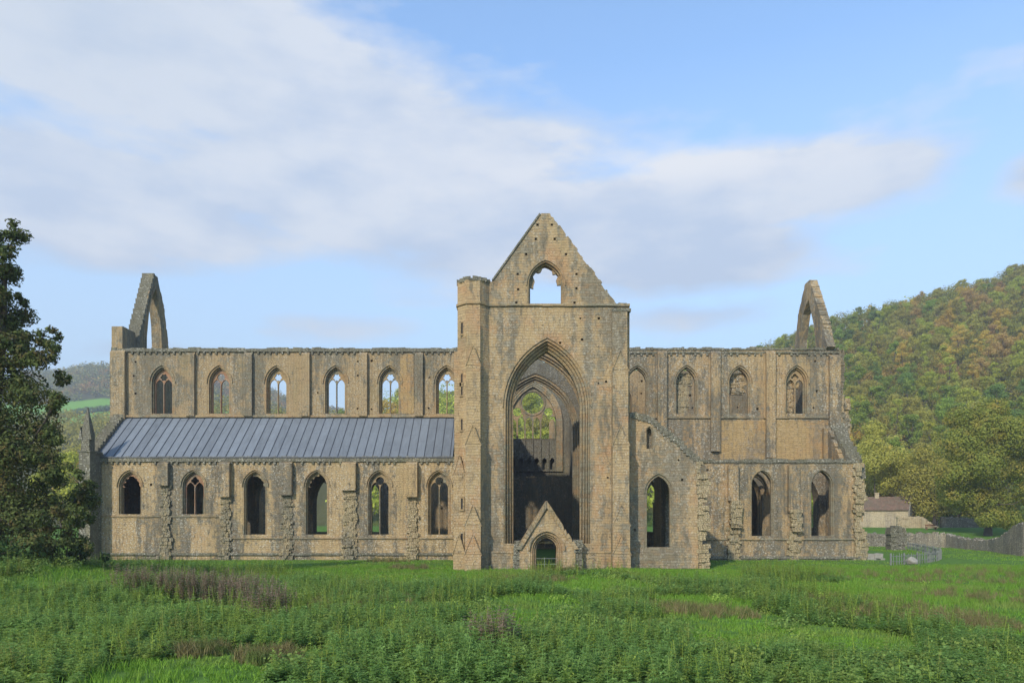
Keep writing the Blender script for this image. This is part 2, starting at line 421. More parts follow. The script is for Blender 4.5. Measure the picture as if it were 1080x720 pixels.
def tracery(name, cx, z0, zs, hw, H, y0, y1, mat, parent, foils=6, off=-.02, circ=None):
    t = .085
    lw = (hw - t*2.2) / 2; ls = zs - .15; lH = lw * 1.5
    l1 = arch(cx - lw - t*.6, z0 + .001, ls, lw, lH, 0, 6); l2 = arch(cx + lw + t*.6, z0 + .001, ls, lw, lH, 0, 6)
    cr = hw * .40; cz = zs + H * .43
    cusp = circle(cx, cz, cr, foils)
    mb = MB()
    mb.prism([arch(cx, z0, zs, hw, H, off, 10), l1, l2, cusp], y0, y1)
    mb.tube([(cx, y0 - .02, z0), (cx, y0 - .02, ls + .1)], .06, 6)
    return part(mb, name, mat, parent)

def rubble(mb, x0, x1, z0, z1, yf, yb, s=.32, amp=.25, rag_w=.15, keep=None):
    rag_w = min(rag_w, .2)
    """a broken stone stub: courses of separately shaped stones, front at about yf"""
    z = z0
    while z < z1:
        h = rnd.uniform(.7, 1.5) * s * .8
        a = x0 + rnd.uniform(-rag_w, rag_w); b = x1 + rnd.uniform(-rag_w, rag_w); x = a
        cyf = rnd.uniform(-amp, amp)*.35
        while x < b:
            w = rnd.uniform(.7, 1.5) * s
            if keep is None or keep(x + w/2, z + h/2):
                mb.box(x, min(x + w, b + .1) + .005, yf + cyf + rnd.uniform(-amp, amp)*.5, yb, z - .01, z + h, j=.04)
            x += w
        z += h
def stonesTop(mb, x0, x1, y0, y1, z, s=.45, hmin=.05, hmax=.22, axis='x', zf=None):
    x = x0
    while x < x1:
        w = rnd.uniform(.5, 1.4) * s
        h = rnd.uniform(hmin, hmax)
        zz = zf(x) if zf else z
        a, b = x, min(x + w, x1)
        d = rnd.uniform(-.03, .05)
        if axis == 'x': mb.box(a, b - .01, y0 - d, y1 + d, zz - .12, zz + h, j=.02)
        else: mb.box(y0 - d, y1 + d, a, b - .01, zz - .12, zz + h, j=.02)
        x += w

XW = -41.4; XE = 33.8
DC = 75.0; DA = 69.5; DT = 57.0; DN = 87.5; DNA = 93.0
ZC = Z(368, DC)      # top of the clerestory walls
# ---- nave clerestory (south) with its arcade below
NB = [X(p, DC) for p in (171, 231.5, 292, 354, 411, 471)]
PB = [X(p, DC) for p in (672, 724, 780, 840)]
sill, spr, ap = Z(436, DC), Z(404, DC), 2.0
def clere(name, xa, xb, bays, side, mat, y0, y1, win=True, parent=None, arc=(0, 5.6, 2.35, 3.4)):
    top = rag((xb, ZC), (xa, ZC), .03, .9)
    # arcade openings start below ground so the wall is a row of piers; a single outline with notches
    pts = [(xa, -.3)]
    for b in bays:
        a = arch(b, None, arc[1], arc[2], arc[3], 0, 8)
        if b - arc[2] < xa + .3 or b + arc[2] > xb - .3: continue
        pts += [(b - arc[2], -.3)] + a + [(b + arc[2], -.3)]
    pts += [(xb, -.3)]
    outline = pts + top
    ops = [arch(b, sill, spr, .98, ap - .45, .27, 10) for b in bays] if win else []
    cols = np.arange(xa + 1, xb - .5, 1.45)
    holes = putlogs([15.4, 17.0, 18.6, 20.2], cols, [(b-1.3, b+1.3, sill, 20) for b in bays], pr=.5)
    return wall(name, outline, ops, y0, y1, mat, holes, parent)
nave = clere('nave_clerestory_wall', XW, -2.9, NB, 1, M['clere'], DC, DC + 1.5)
pres = clere('presbytery_clerestory_wall', 8.6, XE, PB, 1, M['presb'], DC, DC + 1.5)
for i, b in enumerate(NB):
    mt = M['red'] if i in (0, 1) else M['dress']
    surround('window_surround', b, sill, spr, .98, ap - .45, [(.27, .12, DC + .02, DC + .5), (.12, 0, DC + .22, DC + .7)], M['dress'], nave)
    tracery('window_tracery', b, sill, spr, .98, ap - .45, DC + .42, DC + .62, mt, nave, foils=6 if i != 1 else 0)
for i, b in enumerate(PB):
    surround('window_surround', b, sill, spr, .98, ap - .45, [(.27, .12, DC + .02, DC + .5), (.12, 0, DC + .22, DC + .7)], M['dress'], pres)
    if i == 3: tracery('window_tracery', b, sill, spr, .98, ap - .45, DC + .42, DC + .62, M['dress'], pres, foils=4)
# blocking rubble in two presbytery windows' heads and sides
mb = MB()
rubble(mb, PB[1]-.92, PB[1]+.25, sill, spr + .6, DC + .75, DC + 1.2, .3, .12, .12)
rubble(mb, PB[1]-.7, PB[1]+.7, spr - .1, spr + 1.0, DC + .75, DC + 1.2, .28, .12, .2)
part(mb, 'window_blocking', M['scar'], pres)
mb = MB(); rubble(mb, PB[2]-.75, PB[2]+.75, spr - 1.0, spr + 1.0, DC + .75, DC + 1.2, .28, .12, .25)
part(mb, 'window_blocking', M['presb'], pres)
mb = MB(); rubble(mb, PB[3]-.3, PB[3]+.45, spr - .4, spr + 1.0, DC + .7, DC + 1.1, .28, .12, .2)
rubble(mb, PB[3]-.9, PB[3]-.15, sill, spr + .5, DC + .75, DC + 1.1, .28, .12, .1)
part(mb, 'window_blocking', M['presb'], pres)

def pilaster(name, xc, w, proj, y, z0, z1, mat, parent, gab=False):
    mb = MB(); mb.box(xc - w/2, xc + w/2, y - proj, y + .01, z0, z1)
    # weathered sloping head
    mb.add([(xc-w/2, y-proj, z1), (xc+w/2, y-proj, z1), (xc+w/2, y, z1+.35), (xc-w/2, y, z1+.35), (xc-w/2, y, z1), (xc+w/2, y, z1)],
           [(0,1,2,3),(0,3,4),(1,5,2)])
    return part(mb, name, mat, parent)
for p in (202, 262.5, 323, 383.5, 442):
    pilaster('pilaster', X(p, DC), .85, .38, DC, Z(439, DC), ZC - .65, M['clere'], nave)
pilaster('pilaster', XW + .8, 1.5, .42, DC, 9, ZC - .4, M['clere'], nave)
for p in (698, 754, 812):
    pilaster('pilaster', X(p, DC), .95, .40, DC, Z(476 if p != 812 else 483, DC), ZC - .5, M['presb'], pres)
pilaster('pilaster', XE - .55, 1.1, .45, DC, 8, ZC - .9, M['presb'], pres)
# copings, corbel tables, strings
def course(name, xa, xb, y, z, proj, h, mat, parent, corb=0, jit=.0):
    mb = MB(); x = xa
    while x < xb:
        w = rnd.uniform(.8, 1.6); q = min(x + w, xb)
        pj = proj if (jit == 0 or rnd.random() > jit) else proj*.35
        mb.box(x, q + .004, y - pj - rnd.uniform(0, .025), y + .01, z + rnd.uniform(-.015,.015), z + h)
        x = q
    if corb:
        x = xa + .2
        while x < xb - .2:
            if rnd.random() > .22: mb.box(x, x + .2, y - proj*.9, y + .01, z - .24, z - .003, j=.015)
            x += corb
    return part(mb, name, mat, parent)
course('coping_course', XW, -3, DC, ZC - .30, .16, .17, M['cap'], nave, corb=.62)
course('coping_course', 8.7, XE, DC, ZC - .45, .14, .16, M['cap'], pres, corb=.62, jit=.15)
mb = MB(); stonesTop(mb, XW, -3, DC - .1, DC + 1.4, ZC, .55, .02, .16); part(mb, 'wall_top_stones', M['cap'], nave)
mb = MB(); stonesTop(mb, 8.7, XE, DC - .08, DC + 1.4, ZC, .5, .02, .22); part(mb, 'wall_top_stones', M['cap'], pres)
course('string_course', XW + 1, -3.2, DC, Z(440, DC), .22, .2, M['dress'], nave)
course('string_course', 9.3, XE - 1, DC, Z(441, DC), .14, .2, M['dress'], pres, jit=.1)
# cleaner orange facing between the string and the lost aisle roof
mb = MB()
for a, b in ((758.5, 807), (817, 877)):
    mb.prism([rag((X(a,DC), 9.0), (X(b,DC), 9.0), .02) + rag((X(b,DC), 9.0), (X(b,DC), Z(443.5,DC)), .03) + rag((X(b,DC), Z(443.5,DC)), (X(a,DC), Z(443.5,DC)), .03) + rag((X(a,DC), Z(443.5,DC)), (X(a,DC), 9.0), .05)], DC - .045, DC + .01)
part(mb, 'cleaned_wall_face', M['orange'], pres)
mb = MB(); a, b = X(423, DC), X(436.5, DC)
mb.prism([rag((a, sill), (b, sill), .02) + rag((b, sill), (b, ZC - .5), .02) + rag((b, ZC-.5), (a, ZC-.5), .05) + rag((a, ZC-.5), (a, sill), .12)], DC - .04, DC + .01)
part(mb, 'cleaned_wall_face', M['orange'], nave)

# presbytery north clerestory
presn = clere('presbytery_north_wall', 8.6, XE, PB, -1, M['clere'], DN - 1.5, DN)
# broken tops of the nave's north arcade: low stubs, nothing stands higher
# ---- aisle walls
ZA = Z(482, DA)
AW = [X(p, DA) for p in (137, 204, 269, 334, 400, 463)]
AWs = [Z(542, DA)]*2 + [Z(563.5, DA)]*4
AWt = [Z(510, DA)]*6
def aislewall(name, xa, xb, wins, sills, y0, y1, mat, parent=None, top=ZA, right_rag=False):
    spz = Z(513, DA)
    rt = rag((xb, -.3), (xb, top), .28, .45) if right_rag else [(xb, -.3)]
    outline = [(xa, -.3)] + rt + rag((xb, top), (xa, top), .05, .7)
    ops = [arch(w, s, spz, .96, 1.35, .22, 10) for w, s in zip(wins, sills)]
    holes = putlogs([5.2, 7.2, 8.6], np.arange(xa+1, xb-.6, 1.6), [(w-1.3, w+1.3, s, 9) for w, s in zip(wins, sills)], pr=.35)
    return wall(name, outline, ops, y0, y1, mat, holes, parent)
asl = aislewall('nave_aisle_wall', X(97, DA), -4.0, AW, AWs, DA, DA + 1.2, M['aisle'])
spz = Z(513, DA)
for i, (w, s) in enumerate(zip(AW, AWs)):
    surround('window_surround', w, s, spz, .96, 1.35, [(.22, .1, DA + .02, DA + .4), (.1, 0, DA + .18, DA + .6)], M['dress'], asl)
    if i in (1, 4, 5): tracery('window_tracery', w, s, spz, .96, 1.35, DA + .36, DA + .54, M['red'] if i == 1 else M['dress'], asl, foils=4 if i == 1 else 0)
    else:
        # broken cusps left in the head
        mb = MB(); o = arch(w, None, spz, .96, 1.35, .02, 12); inn = arch(w, None, spz, .96, 1.35, -.16, 12)
        inn = [(p[0] + rnd.uniform(-.05,.05) + (.10*math.sin(k*1.7)), p[1] - .05 - .13*abs(math.sin(k*.9))) for k, p in enumerate(inn)]
        if i in (2, 3): o = o[10 if i == 2 else 0:(25 if i == 2 else 14)]; inn = inn[10 if i == 2 else 0:(25 if i == 2 else 14)]
        mb.prism([o + inn[::-1]], DA + .36, DA + .54); part(mb, 'window_tracery', M['red'] if i == 0 else M['dress'], asl)
pal = aislewall('presbytery_aisle_wall', 14.6, X(909, DA), [X(804, DA), X(867, DA)], [Z(565, DA)]*2, DA, DA + 1.2, M['presb'], right_rag=True, top=Z(485, DA))
for w in (X(804, DA), X(867, DA)):
    s = Z(565, DA)
    surround('window_surround', w, s, spz + .15, .96, 1.35, [(.22, .1, DA + .02, DA + .4), (.1, 0, DA + .18, DA + .6)], M['dress'], pal, hood=False)
# the far, northern aisle wall with its own windows
nal = aislewall('north_aisle_wall', -39, 33, [b for b in NB] + PB, [2.2]*10, DNA, DNA + 1.2, M['clere'], top=9.3)
# corbel table and parapet
course('parapet_course', X(98, DA), -4.3, DA, ZA - .42, .16, .40, M['cap'], asl, corb=.52)
mb = MB(); stonesTop(mb, X(98, DA), -4.3, DA - .12, DA + .35, ZA, .4, .02, .10); part(mb, 'wall_top_stones', M['cap'], asl)
course('parapet_course', 16, X(905, DA), DA, ZA - .55, .10, .22, M['cap'], pal, jit=.15)
mb = MB(); stonesTop(mb, 15.8, X(909, DA), DA - .1, DA + 1.1, Z(486, DA), .45, .04, .26); part(mb, 'wall_top_stones', M['cap'], pal)
course('string_course', X(98, DA), X(238, DA), DA, Z(545, DA), .10, .14, M['dress'], asl, jit=.1)
course('string_course', X(238, DA), -4.6, DA, Z(568, DA), .12, .15, M['dress'], asl, jit=.08)
course('plinth_course', X(98, DA), -4.6, DA, Z(585, DA), .16, .2, M['cap'], asl, jit=.05)
course('string_course', 16.2, X(905, DA), DA, Z(569, DA), .12, .15, M['dress'], pal, jit=.1)
course('plinth_course', 16.2, X(908, DA), DA, Z(592, DA), .35, .2, M['cap'], pal, jit=.03)
course('plinth_course', 16.2, X(908, DA), DA, Z(589, DA), .2, .25, M['cap'], pal, jit=.03)
# buttress stubs: dressed upper half, torn rubble below
for p0, p1, yb in ((166,177,512),(230,242,524),(295,307.5,522),(360,375,517),(428,440,524)):
    x0, x1 = X(p0, DA-.5), X(p1, DA-.5); zb = Z(yb, DA)
    bt = MB(); bt.box(x0, x1, DA - .55, DA + .01, zb, ZA - .66)
    bt.add([(x0,DA-.55,ZA-.66),(x1,DA-.55,ZA-.66),(x1,DA-.1,ZA-.45),(x0,DA-.1,ZA-.45)], [(0,1,2,3)])
    part(bt, 'buttress_head', M['aisle'], asl)
    q_ = rnd.random(); bt = MB(); rubble(bt, x0 + .05 + .2*q_, x1 - .05 - .15*(1-q_), -.2, zb + .05, DA - .10 - .12*q_, DA + .05, .26, .13, .16)
    rubble(bt, x0 - .05, x0 + .7 + .4*q_, -.2, .7 + 1.2*q_, DA - .28, DA + .05, .30, .15, .15)
    part(bt, 'buttress_scar', M['scar'], asl)
for p0, p1, yb, y2 in ((768.5,779.5,528,556),(832,843.5,540,560)):
    x0, x1 = X(p0, DA-.4), X(p1, DA-.4); zb = Z(yb, DA)
    bt = MB(); bt.box(x0, x1, DA - .4, DA + .01, zb, ZA - .8); part(bt, 'buttress_head', M['presb'], pal)
    bt = MB(); rubble(bt, x0 + .2, x1 + .1, Z(y2, DA), zb, DA - .62, DA + .05, .3, .15, .1)
    rubble(bt, x0, x1, -.2, Z(y2, DA), DA - .25, DA + .05, .3, .18, .18); part(bt, 'buttress_scar', M['scar'], pal)
# torn end of the presbytery aisle
mb = MB(); xe = X(908, DA)
rubble(mb, xe - .75, xe + .5, -.2, 9.1, DA - .25, DA + 1.3, .36, .22, .42, keep=lambda x, z: x < xe + .15 + .55*math.sin(z*1.3)*.4 + (.25 if z < 3 else 0) + max(0, (2 - z))*.25)
part(mb, 'broken_wall_end', M['scar'], pal)
mb = MB(); rubble(mb, xe + .3, xe + 2.0, -.1, .32, DA - .2, DA + .9, .4, .2, .3); part(mb, 'fallen_footing', M['rock'], pal)

# ---- lead roof over the nave aisle
zr0, zr1, yr0, yr1 = ZA - .02, Z(440.5, DC), DA + .1, DC - .02
xr0, xr1 = -40.0, X(479.5, 72)
mb = MB()
mb.add([(xr0,yr0,zr0),(xr1,yr0,zr0),(xr1,yr1,zr1),(xr0,yr1,zr1),(xr0,yr0,zr0-.15),(xr1,yr0,zr0-.15),(xr1,yr1,zr1-.15),(xr0,yr1,zr1-.15)],
       [(0,1,2,3),(7,6,5,4),(0,4,5,1),(3,2,6,7),(0,3,7,4),(1,5,6,2)])
x = xr0
roofo = part(mb, 'lead_roof', M['lead'])
mb = MB()
while x < xr1:
    mb.tube([(x + rnd.uniform(-.03,.03), yr0 - .02, zr0 + .03), (x + rnd.uniform(-.02,.02), yr1, zr1 + .03)], .035, 6)
    x += .83
part(mb, 'standing_seams', M['lead_roll'], roofo)
mb = MB(); mb.box(xr0, xr1, yr0 - .32, yr0 + .06, zr0 - .06, zr0 + .04); part(mb, 'gutter', M['lead_roll'], roofo)
# sloping stepped coping at the west end of the aisle roof
mb = MB()
n = 13
for k in range(n):
    f0, f1 = k/n, (k+1)/n
    ya, yb_ = yr0 + (yr1-yr0)*f0, yr0 + (yr1-yr0)*f1; za, zb = zr0 + (zr1-zr0)*f0, zr0 + (zr1-zr0)*f1
    mb.box(-41.0, -39.95, ya, yb_ + .04, za - .5, zb + .32, j=.03)
part(mb, 'stepped_coping', M['cap'])

# ---- west and east ends (walls running north-south)
def endwall(name, xo, xi, mat, mirror, gable, gwin, bigwin, low_s, low_n):
    (ga, gz) = gable
    outline = [(DA, -.3), (DNA + 1.2, -.3), (DNA + 1.2, 8.6), (DN, low_n), (DN, ZC - .3)] + gable + [(DC + .1, ZC - .3), (DC + .1, low_s), (DA, 9.2)]
    ops = [bigwin] + ([gwin] if gwin else [])
    return wall(name, outline, ops, xo, xi, mat, (), None, 'y')
gW = rag((85.6, 22.6), (84.0, 28.4), .10, .5) + rag((84.0, 28.4), (82.5, 31.3), .07, .5) + [(82.5, 31.35), (81.7, 31.4)] + dense((81.6, 31.35), (77.8, 22.3)) + [(77.7, 22.2), (77.6, 23.8), (75.2, 23.85)]
owW = [(79.75, 21.9)] + [(79.8, 24.0), (80.2, 26.4), (80.9, 28.6), (81.9, 30.0)] + [(82.6, 28.7), (83.2, 26.0), (83.5, 22.0)]
outlineW = [(DA, -.3), (DNA + 1.2, -.3), (DNA + 1.2, 8.6), (DN, 13.9), (DN, ZC - .3), (85.9, ZC)] + gW + [(DC, 23.8), (DC, 14.4), (DA, 9.2)]
west = wall('west_front', outlineW, [owW, arch(81.2, 4.5, 10.5, 3.4, 4.6, 0, 12), arch(81.2, -.29, 2.0, .9, 1.2, 0, 6)], XW, XW + 1.1, M['clere'], (), None, 'y')
mb = MB()   # mouldings on the inner edge of the gable window
pts = [(XW + 1.12, p[0] - .0, p[1]) for p in owW]
mb.tube(pts, .13, 6); mb.tube([(XW + 1.12, a - .42, b) for a, b in [(79.75,22.0),(79.8,24.0),(80.15,26.5),(80.8,28.8),(81.75,30.4)]], .09, 6)
part(mb, 'gable_window_moulding', M['dress'], west)
mb = MB()
for k in range(14):
    f0 = k/14; f1 = (k+1)/14
    mb.box(XW - .12, XW + 1.2, 77.75 + 3.9*f0, 77.75 + 3.9*f1 + .03, 22.2 + 9.1*f0, 22.35 + 9.1*f1, j=.02)
part(mb, 'gable_coping', M['cap'], west)
# east
eX0, eX1 = 32.4, 33.25
gE = rag((83.4, 22.8), (82.0, 27.2), .10, .5) + rag((82.0, 27.2), (80.2, 29.8), .06, .4) + [(79.9, 29.85), (79.0, 29.9)] + rag((78.9, 29.8), (75.6, 24.2), .06, .22) + rag((75.6, 24.2), (75.05, 22.6), .05, .22) + [(74.5, 21.6)]
owE = [(77.0, 20.8)] + rag((77.0, 21), (78.0, 25.0), .03, .6) + [(79.3, 27.9), (80.8, 26.6), (81.7, 24.0), (81.9, 20.8)]
outlineE = [(DA + 1.3, -.3), (DNA + 1.2, -.3), (DNA + 1.2, 8.6), (DN, 13.0), (DN, ZC - .6)] + rag((DN, ZC - .6), (83.4, ZC - .3), .1) + gE + [(DC + .2, ZC - .2), (DC + .2, 13.9)] + rag((DC - .1, 13.6), (DA + 1.3, 9.0), .15, .4)
east = wall('east_front', outlineE, [owE, arch(81.2, 3.0, 10.5, 3.9, 5.2, 0, 12)], eX0, eX1, M['presb'], (), None, 'y')
# stepped buttress and sloping aisle end on the south-east corner
mb = MB(); rubble(mb, XE - .1, XE + .35, 9.0, Z(372, DC), DC - .2, DC + 1.3, .42, .12, .10)
rubble(mb, XE + .2, XE + 1.15, 6, Z(420, DC), DC + .1, DC + 1.3, .42, .15, .12)
part(mb, 'broken_buttress', M['presb'], east)
mb = MB()
for k in range(16):
    f = k/16; yy = DA + .4 + (DC - DA - .4)*f; zz = 9.0 + (13.9 - 9.0)*f
    mb.box(XE - 1.0 + rnd.uniform(-.08,.05), XE + .15 + rnd.uniform(-.05,.2), yy, yy + .42, zz - 1.2, zz + .25, j=.07)
part(mb, 'ragged_slope_coping', M['cap'], east)
mb = MB()   # doorway-like lit shaft beside the slope
mb.box(X(871, 74), X(878, 74), DC - .6, DC + .02, 9.2, Z(452, DC)); part(mb, 'wall_shaft', M['orange'], east)

# ---- corner pinnacle at the south-west
pin = MB(); xa, xb = X(86, 68), X(97.5, 68); xm = (xa + xb)/2
pin.box(xa, xb, 67.6, DA + .6, -.2, Z(477, 68)); pin.box(xa - .45, xa - .002, 68.3, DA + .5, -.2, Z(474, 68))
pin.box(xa - .08, xb + .08, 67.5, DA + .1, Z(477, 68), Z(475, 68))
pin.box(xa + .12, xb - .12, 67.7, 68.6, Z(475, 68), Z(458, 68))
zt = Z(458, 68); yc = 68.15
for s in (0,):
    a = .43
    pin.add([(xm-a,yc-a,zt),(xm+a,yc-a,zt),(xm+a,yc+a,zt),(xm-a,yc+a,zt),(xm-.05,yc-.05,Z(431,68)),(xm+.05,yc-.05,Z(431,68)),(xm+.05,yc+.05,Z(431,68)),(xm-.05,yc+.05,Z(431,68))],
            [(0,1,5,4),(1,2,6,5),(2,3,7,6),(3,0,4,7),(4,5,6,7)])
for sx_ in (-1, 1):   # little gablets at the spire's foot
    pin.add([(xm+sx_*.43-.18,yc-.5,zt-.5),(xm+sx_*.43+.18,yc-.5,zt-.5),(xm+sx_*.43,yc-.5,zt+.65),(xm+sx_*.43-.18,yc-.1,zt-.5),(xm+sx_*.43+.18,yc-.1,zt-.5),(xm+sx_*.43,yc-.1,zt+.65)],
            [(0,1,2),(3,5,4),(0,2,5,3),(1,4,5,2)])
pin.tube([(xm,yc,Z(434,68)),(xm,yc,Z(429.5,68))], [.05,.09], 6)
part(pin, 'corner_pinnacle', M['cap'])

# ---- south transept
tL, tR = X(516, DT), X(664, DT); tC = X(577, DT)
gws, gwz = 2.68, Z(429, DT)     # great window clear half width and springing
gH = 4.55; gsill = Z(573, DT)
ztop = Z(322, DT)
gcx = X(575.3, DT)
gab = [(tR, ztop - .0)] + rag((X(651.5, DT), ztop), (X(581, DT), Z(226, DT)), .09, .26) + [(X(580, DT), Z(225, DT)), (X(571, DT), Z(225, DT))] + rag((X(570, DT), Z(226, DT)), (X(520, DT), Z(296, DT)), .03, .6) + [(X(519, DT), Z(297, DT)), (X(514, DT), Z(297, DT))]
_pc = X(576.5, DT - 1.1)
outT = [(X(514, DT), -.3), (_pc - .84, -.3)] + arch(_pc, None, .3 if False else Z(580, DT - 1.1), .84, .62, 0, 8) + [(_pc + .84, -.3), (tR, -.3)] + gab
gwin2 = arch(X(575.5, DT), Z(321, DT), Z(301, DT), 1.36, 1.85, .10, 8)
av = [(tC-3.6, tC+3.6, 0, 18.7), (X(575,DT)-1.6, X(575,DT)+1.6, 20.6, 24.5), (tL-1, tL+.6, 0, 30), (8.0, 10, 0, 22)]
hl = putlogs([3.2, 5.2, 7.1, 9.0, 10.9, 12.8, 14.6, 16.2, 17.9, 19.6], [-1.3, -.4, 6.6, 7.6], av, .08, .5)
hl += putlogs([17.9, 19.7], [0.3, 2.0, 3.6, 5.4], [(2.2, 3.2, 0, 19)], .08, .7)
hl += [[(a-.09,b-.09),(a-.09,b+.09),(a+.09,b+.09),(a+.09,b-.09)] for a, b in [(X(p,DT), Z(q,DT)) for p, q in ((546,289),(546.5,305),(544.5,319),(555,268),(565,252),(567,237),(582,237),(597,268),(608,289),(608,304),(606,319),(585,252))]]
trs = wall('south_transept_front', outT, [arch(tC, gsill, gwz, gws, gH, .75, 14), gwin2], DT, DT + 1.7, M['ashlar'], hl)
st_ = []
surround('great_window_surround', tC, gsill, gwz, gws, gH, [(.75, .58, DT + .03, DT + .7), (.58, .40, DT + .25, DT + .9), (.40, .2, DT + .5, DT + 1.15), (.2, 0, DT + .75, DT + 1.5)], M['dress'], trs)
mb = MB()
for off, y, r in ((.62, DT+.06, .07), (.48, DT + .24, .06), (.30, DT + .48, .07), (.1, DT + .72, .06)):
    rollmould(mb, tC, gsill, gwz, gws, gH, off, y, r, 8)
part(mb, 'roll_mouldings', M['dress'], trs, True)
surround('gable_window_surround', X(575.5, DT), Z(321, DT), Z(301, DT), 1.36, 1.85, [(.10, .0, DT + .03, DT + .5), (.0, -.12, DT + .3, DT + .8)], M['dress'], trs)
mb = MB()
for sgn, a, b in ((-1, 2, 6), (1, 3, 6), (-1, 9, 12), (1, 8, 10)):
    mb = MB()
    o = arch(X(575.5, DT), None, Z(301, DT), 1.36, 1.85, -.1, 12)
    if sgn > 0: o = [(2*X(575.5,DT) - p[0], p[1]) for p in o]
    seg = o[a-2 if a > 2 else 0:b]
    c = X(575.5, DT)
    inner = [(p[0] + (c - p[0])*.22 + rnd.uniform(-.05,.05), p[1] - .18 - rnd.uniform(0,.12)) for p in seg[1:-1]]
    mb.prism([seg + inner[::-1]], DT + .45, DT + .7)
    part(mb, 'broken_tracery', M['dress'], trs)
course('string_course', X(514, DT), tR, DT, ztop - .08, .14, .18, M['dress'], trs)
# gable coping
mb = MB()
xa_, za_ = X(520,DT), Z(296,DT); xb_, zb_ = X(570,DT), Z(226,DT)
mb.add([(xa_,DT-.1,za_),(xb_,DT-.1,zb_),(xb_-.09,DT-.1,zb_+.07),(xa_-.09,DT-.1,za_+.07),(xa_,DT+1.75,za_),(xb_,DT+1.75,zb_),(xb_-.09,DT+1.75,zb_+.07),(xa_-.09,DT+1.75,za_+.07)],
       [(0,1,2,3),(7,6,5,4),(0,3,7,4),(1,5,6,2),(3,2,6,7),(0,4,5,1)])
part(mb, 'gable_coping', M['cap'], trs)

def gablet(mb, xc, w, y, z, h, depth=.2):
    mb.add([(xc-w/2,y-depth,z),(xc+w/2,y-depth,z),(xc,y-depth,z+h),(xc-w/2,y+.02,z),(xc+w/2,y+.02,z),(xc,y+.02,z+h)],
           [(0,1,2),(0,2,5,3),(1,4,5,2),(0,3,4,1)])
    for sg in (-1, 1):
        mb.tube([(xc+sg*(w/2+.05), y-depth-.02, z-.08), (xc, y-depth-.02, z+h+.06)], .035, 5)
def stepped_buttress(name, xc, w, y, levels, mat, parent):
    """levels: (z_bottom, z_top, projection); each ends in a gablet against the next"""
    mb = MB()
    for i, (z0, z1, pr) in enumerate(levels):
        ww = w - .05*i
        mb.box(xc - ww/2, xc + ww/2, y - pr, y + .02, z0, z1)
        nx = levels[i+1][2] if i + 1 < len(levels) else 0
        if i + 1 < len(levels): gablet(mb, xc, ww, y - nx, z1 - .02, 1.5, pr - nx)
    return part(mb, name, mat, parent)
stepped_buttress('gabled_buttress', X(654.5, DT-.8), 1.36, DT, [(-.2, Z(583,DT), 1.45), (Z(583,DT)+.002, Z(553,DT), 1.3), (Z(553,DT)+.002, Z(470,DT), 1.05), (Z(470,DT)+.002, Z(392,DT), .75), (Z(392,DT)+.002, Z(330,DT), .45)], M['ashlar'], trs)
mb = MB(); mb.box(X(645.2,DT), X(664.5,DT), DT - .5, DT + .01, Z(330,DT), Z(327,DT)); part(mb, 'buttress_cap', M['cap'], trs)
mb = MB(); stonesTop(mb, X(652,DT), X(661,DT), DT - .05, DT + 1.6, ztop + .1, .4, .05, .15); part(mb, 'wall_top_stones', M['cap'], trs)
# plinth of the transept, stepping forward below the sill line
for a, b in ((517.5, 547.5), (607.5, 644.5)):
    mb = MB(); mb.box(X(a,DT), X(b,DT), DT - .22, DT + .01, -.2, Z(583,DT)); mb.box(X(a,DT), X(b,DT), DT - .28, DT + .01, Z(583,DT)+.002, Z(581,DT)); part(mb, 'plinth', M['ashlar'], trs)
# stair turret
tx = X(499.5, DT); tr_ = X(516.5, DT) - tx
def octa(mb, cx, cy, r, z0, z1):
    V = []; n = 8
    for z in (z0, z1):
        for k in range(n):
            a = math.pi/8 + k*math.pi/4
            V.append((cx + r/math.cos(math.pi/8)*math.cos(a), cy + r/math.cos(math.pi/8)*math.sin(a), z))
    mb.add(V, [tuple(range(7,-1,-1)), tuple(range(8,16))] + [(k,(k+1)%8,(k+1)%8+8,k+8) for k in range(8)])
mb = MB(); octa(mb, tx, DT + .55, tr_, -.3, Z(298, DT))
tur = part(mb, 'stair_turret', M['ashlar'])
mb = MB(); octa(mb, tx, DT + .55, tr_ + .1, ztop - .1, ztop + .08); part(mb, 'string_course', M['dress'], tur); 
mb = MB()
for k in range(26):
    a = k/26*6.283; r = tr_*.9; c, s_ = math.cos(a)*r, math.sin(a)*r
    mb.box(tx+c-.2, tx+c+.2, DT+.55+s_-.2, DT+.55+s_+.2, Z(299,DT), Z(297,DT)+rnd.uniform(0,.22), j=.04)
part(mb, 'parapet_stones', M['cap'], tur)
stepped_buttress('gabled_buttress', X(499, DT-1.3), 1.25, DT - .65, [(-.2, Z(583,DT), 1.25), (Z(583,DT)+.002, Z(553,DT), 1.05), (Z(553,DT)+.002, Z(470,DT), .8), (Z(470,DT)+.002, Z(388,DT), .5), (Z(388,DT)+.002, Z(345,DT), .22)], M['ashlar'], tur)
stepped_buttress('side_buttress', X(484.5, DT-.4), .9, DT - .1, [(-.2, Z(583,DT), .75), (Z(583,DT)+.002, Z(500,DT), .5), (Z(500,DT)+.002, Z(372,DT), .3)], M['ashlar'], tur)
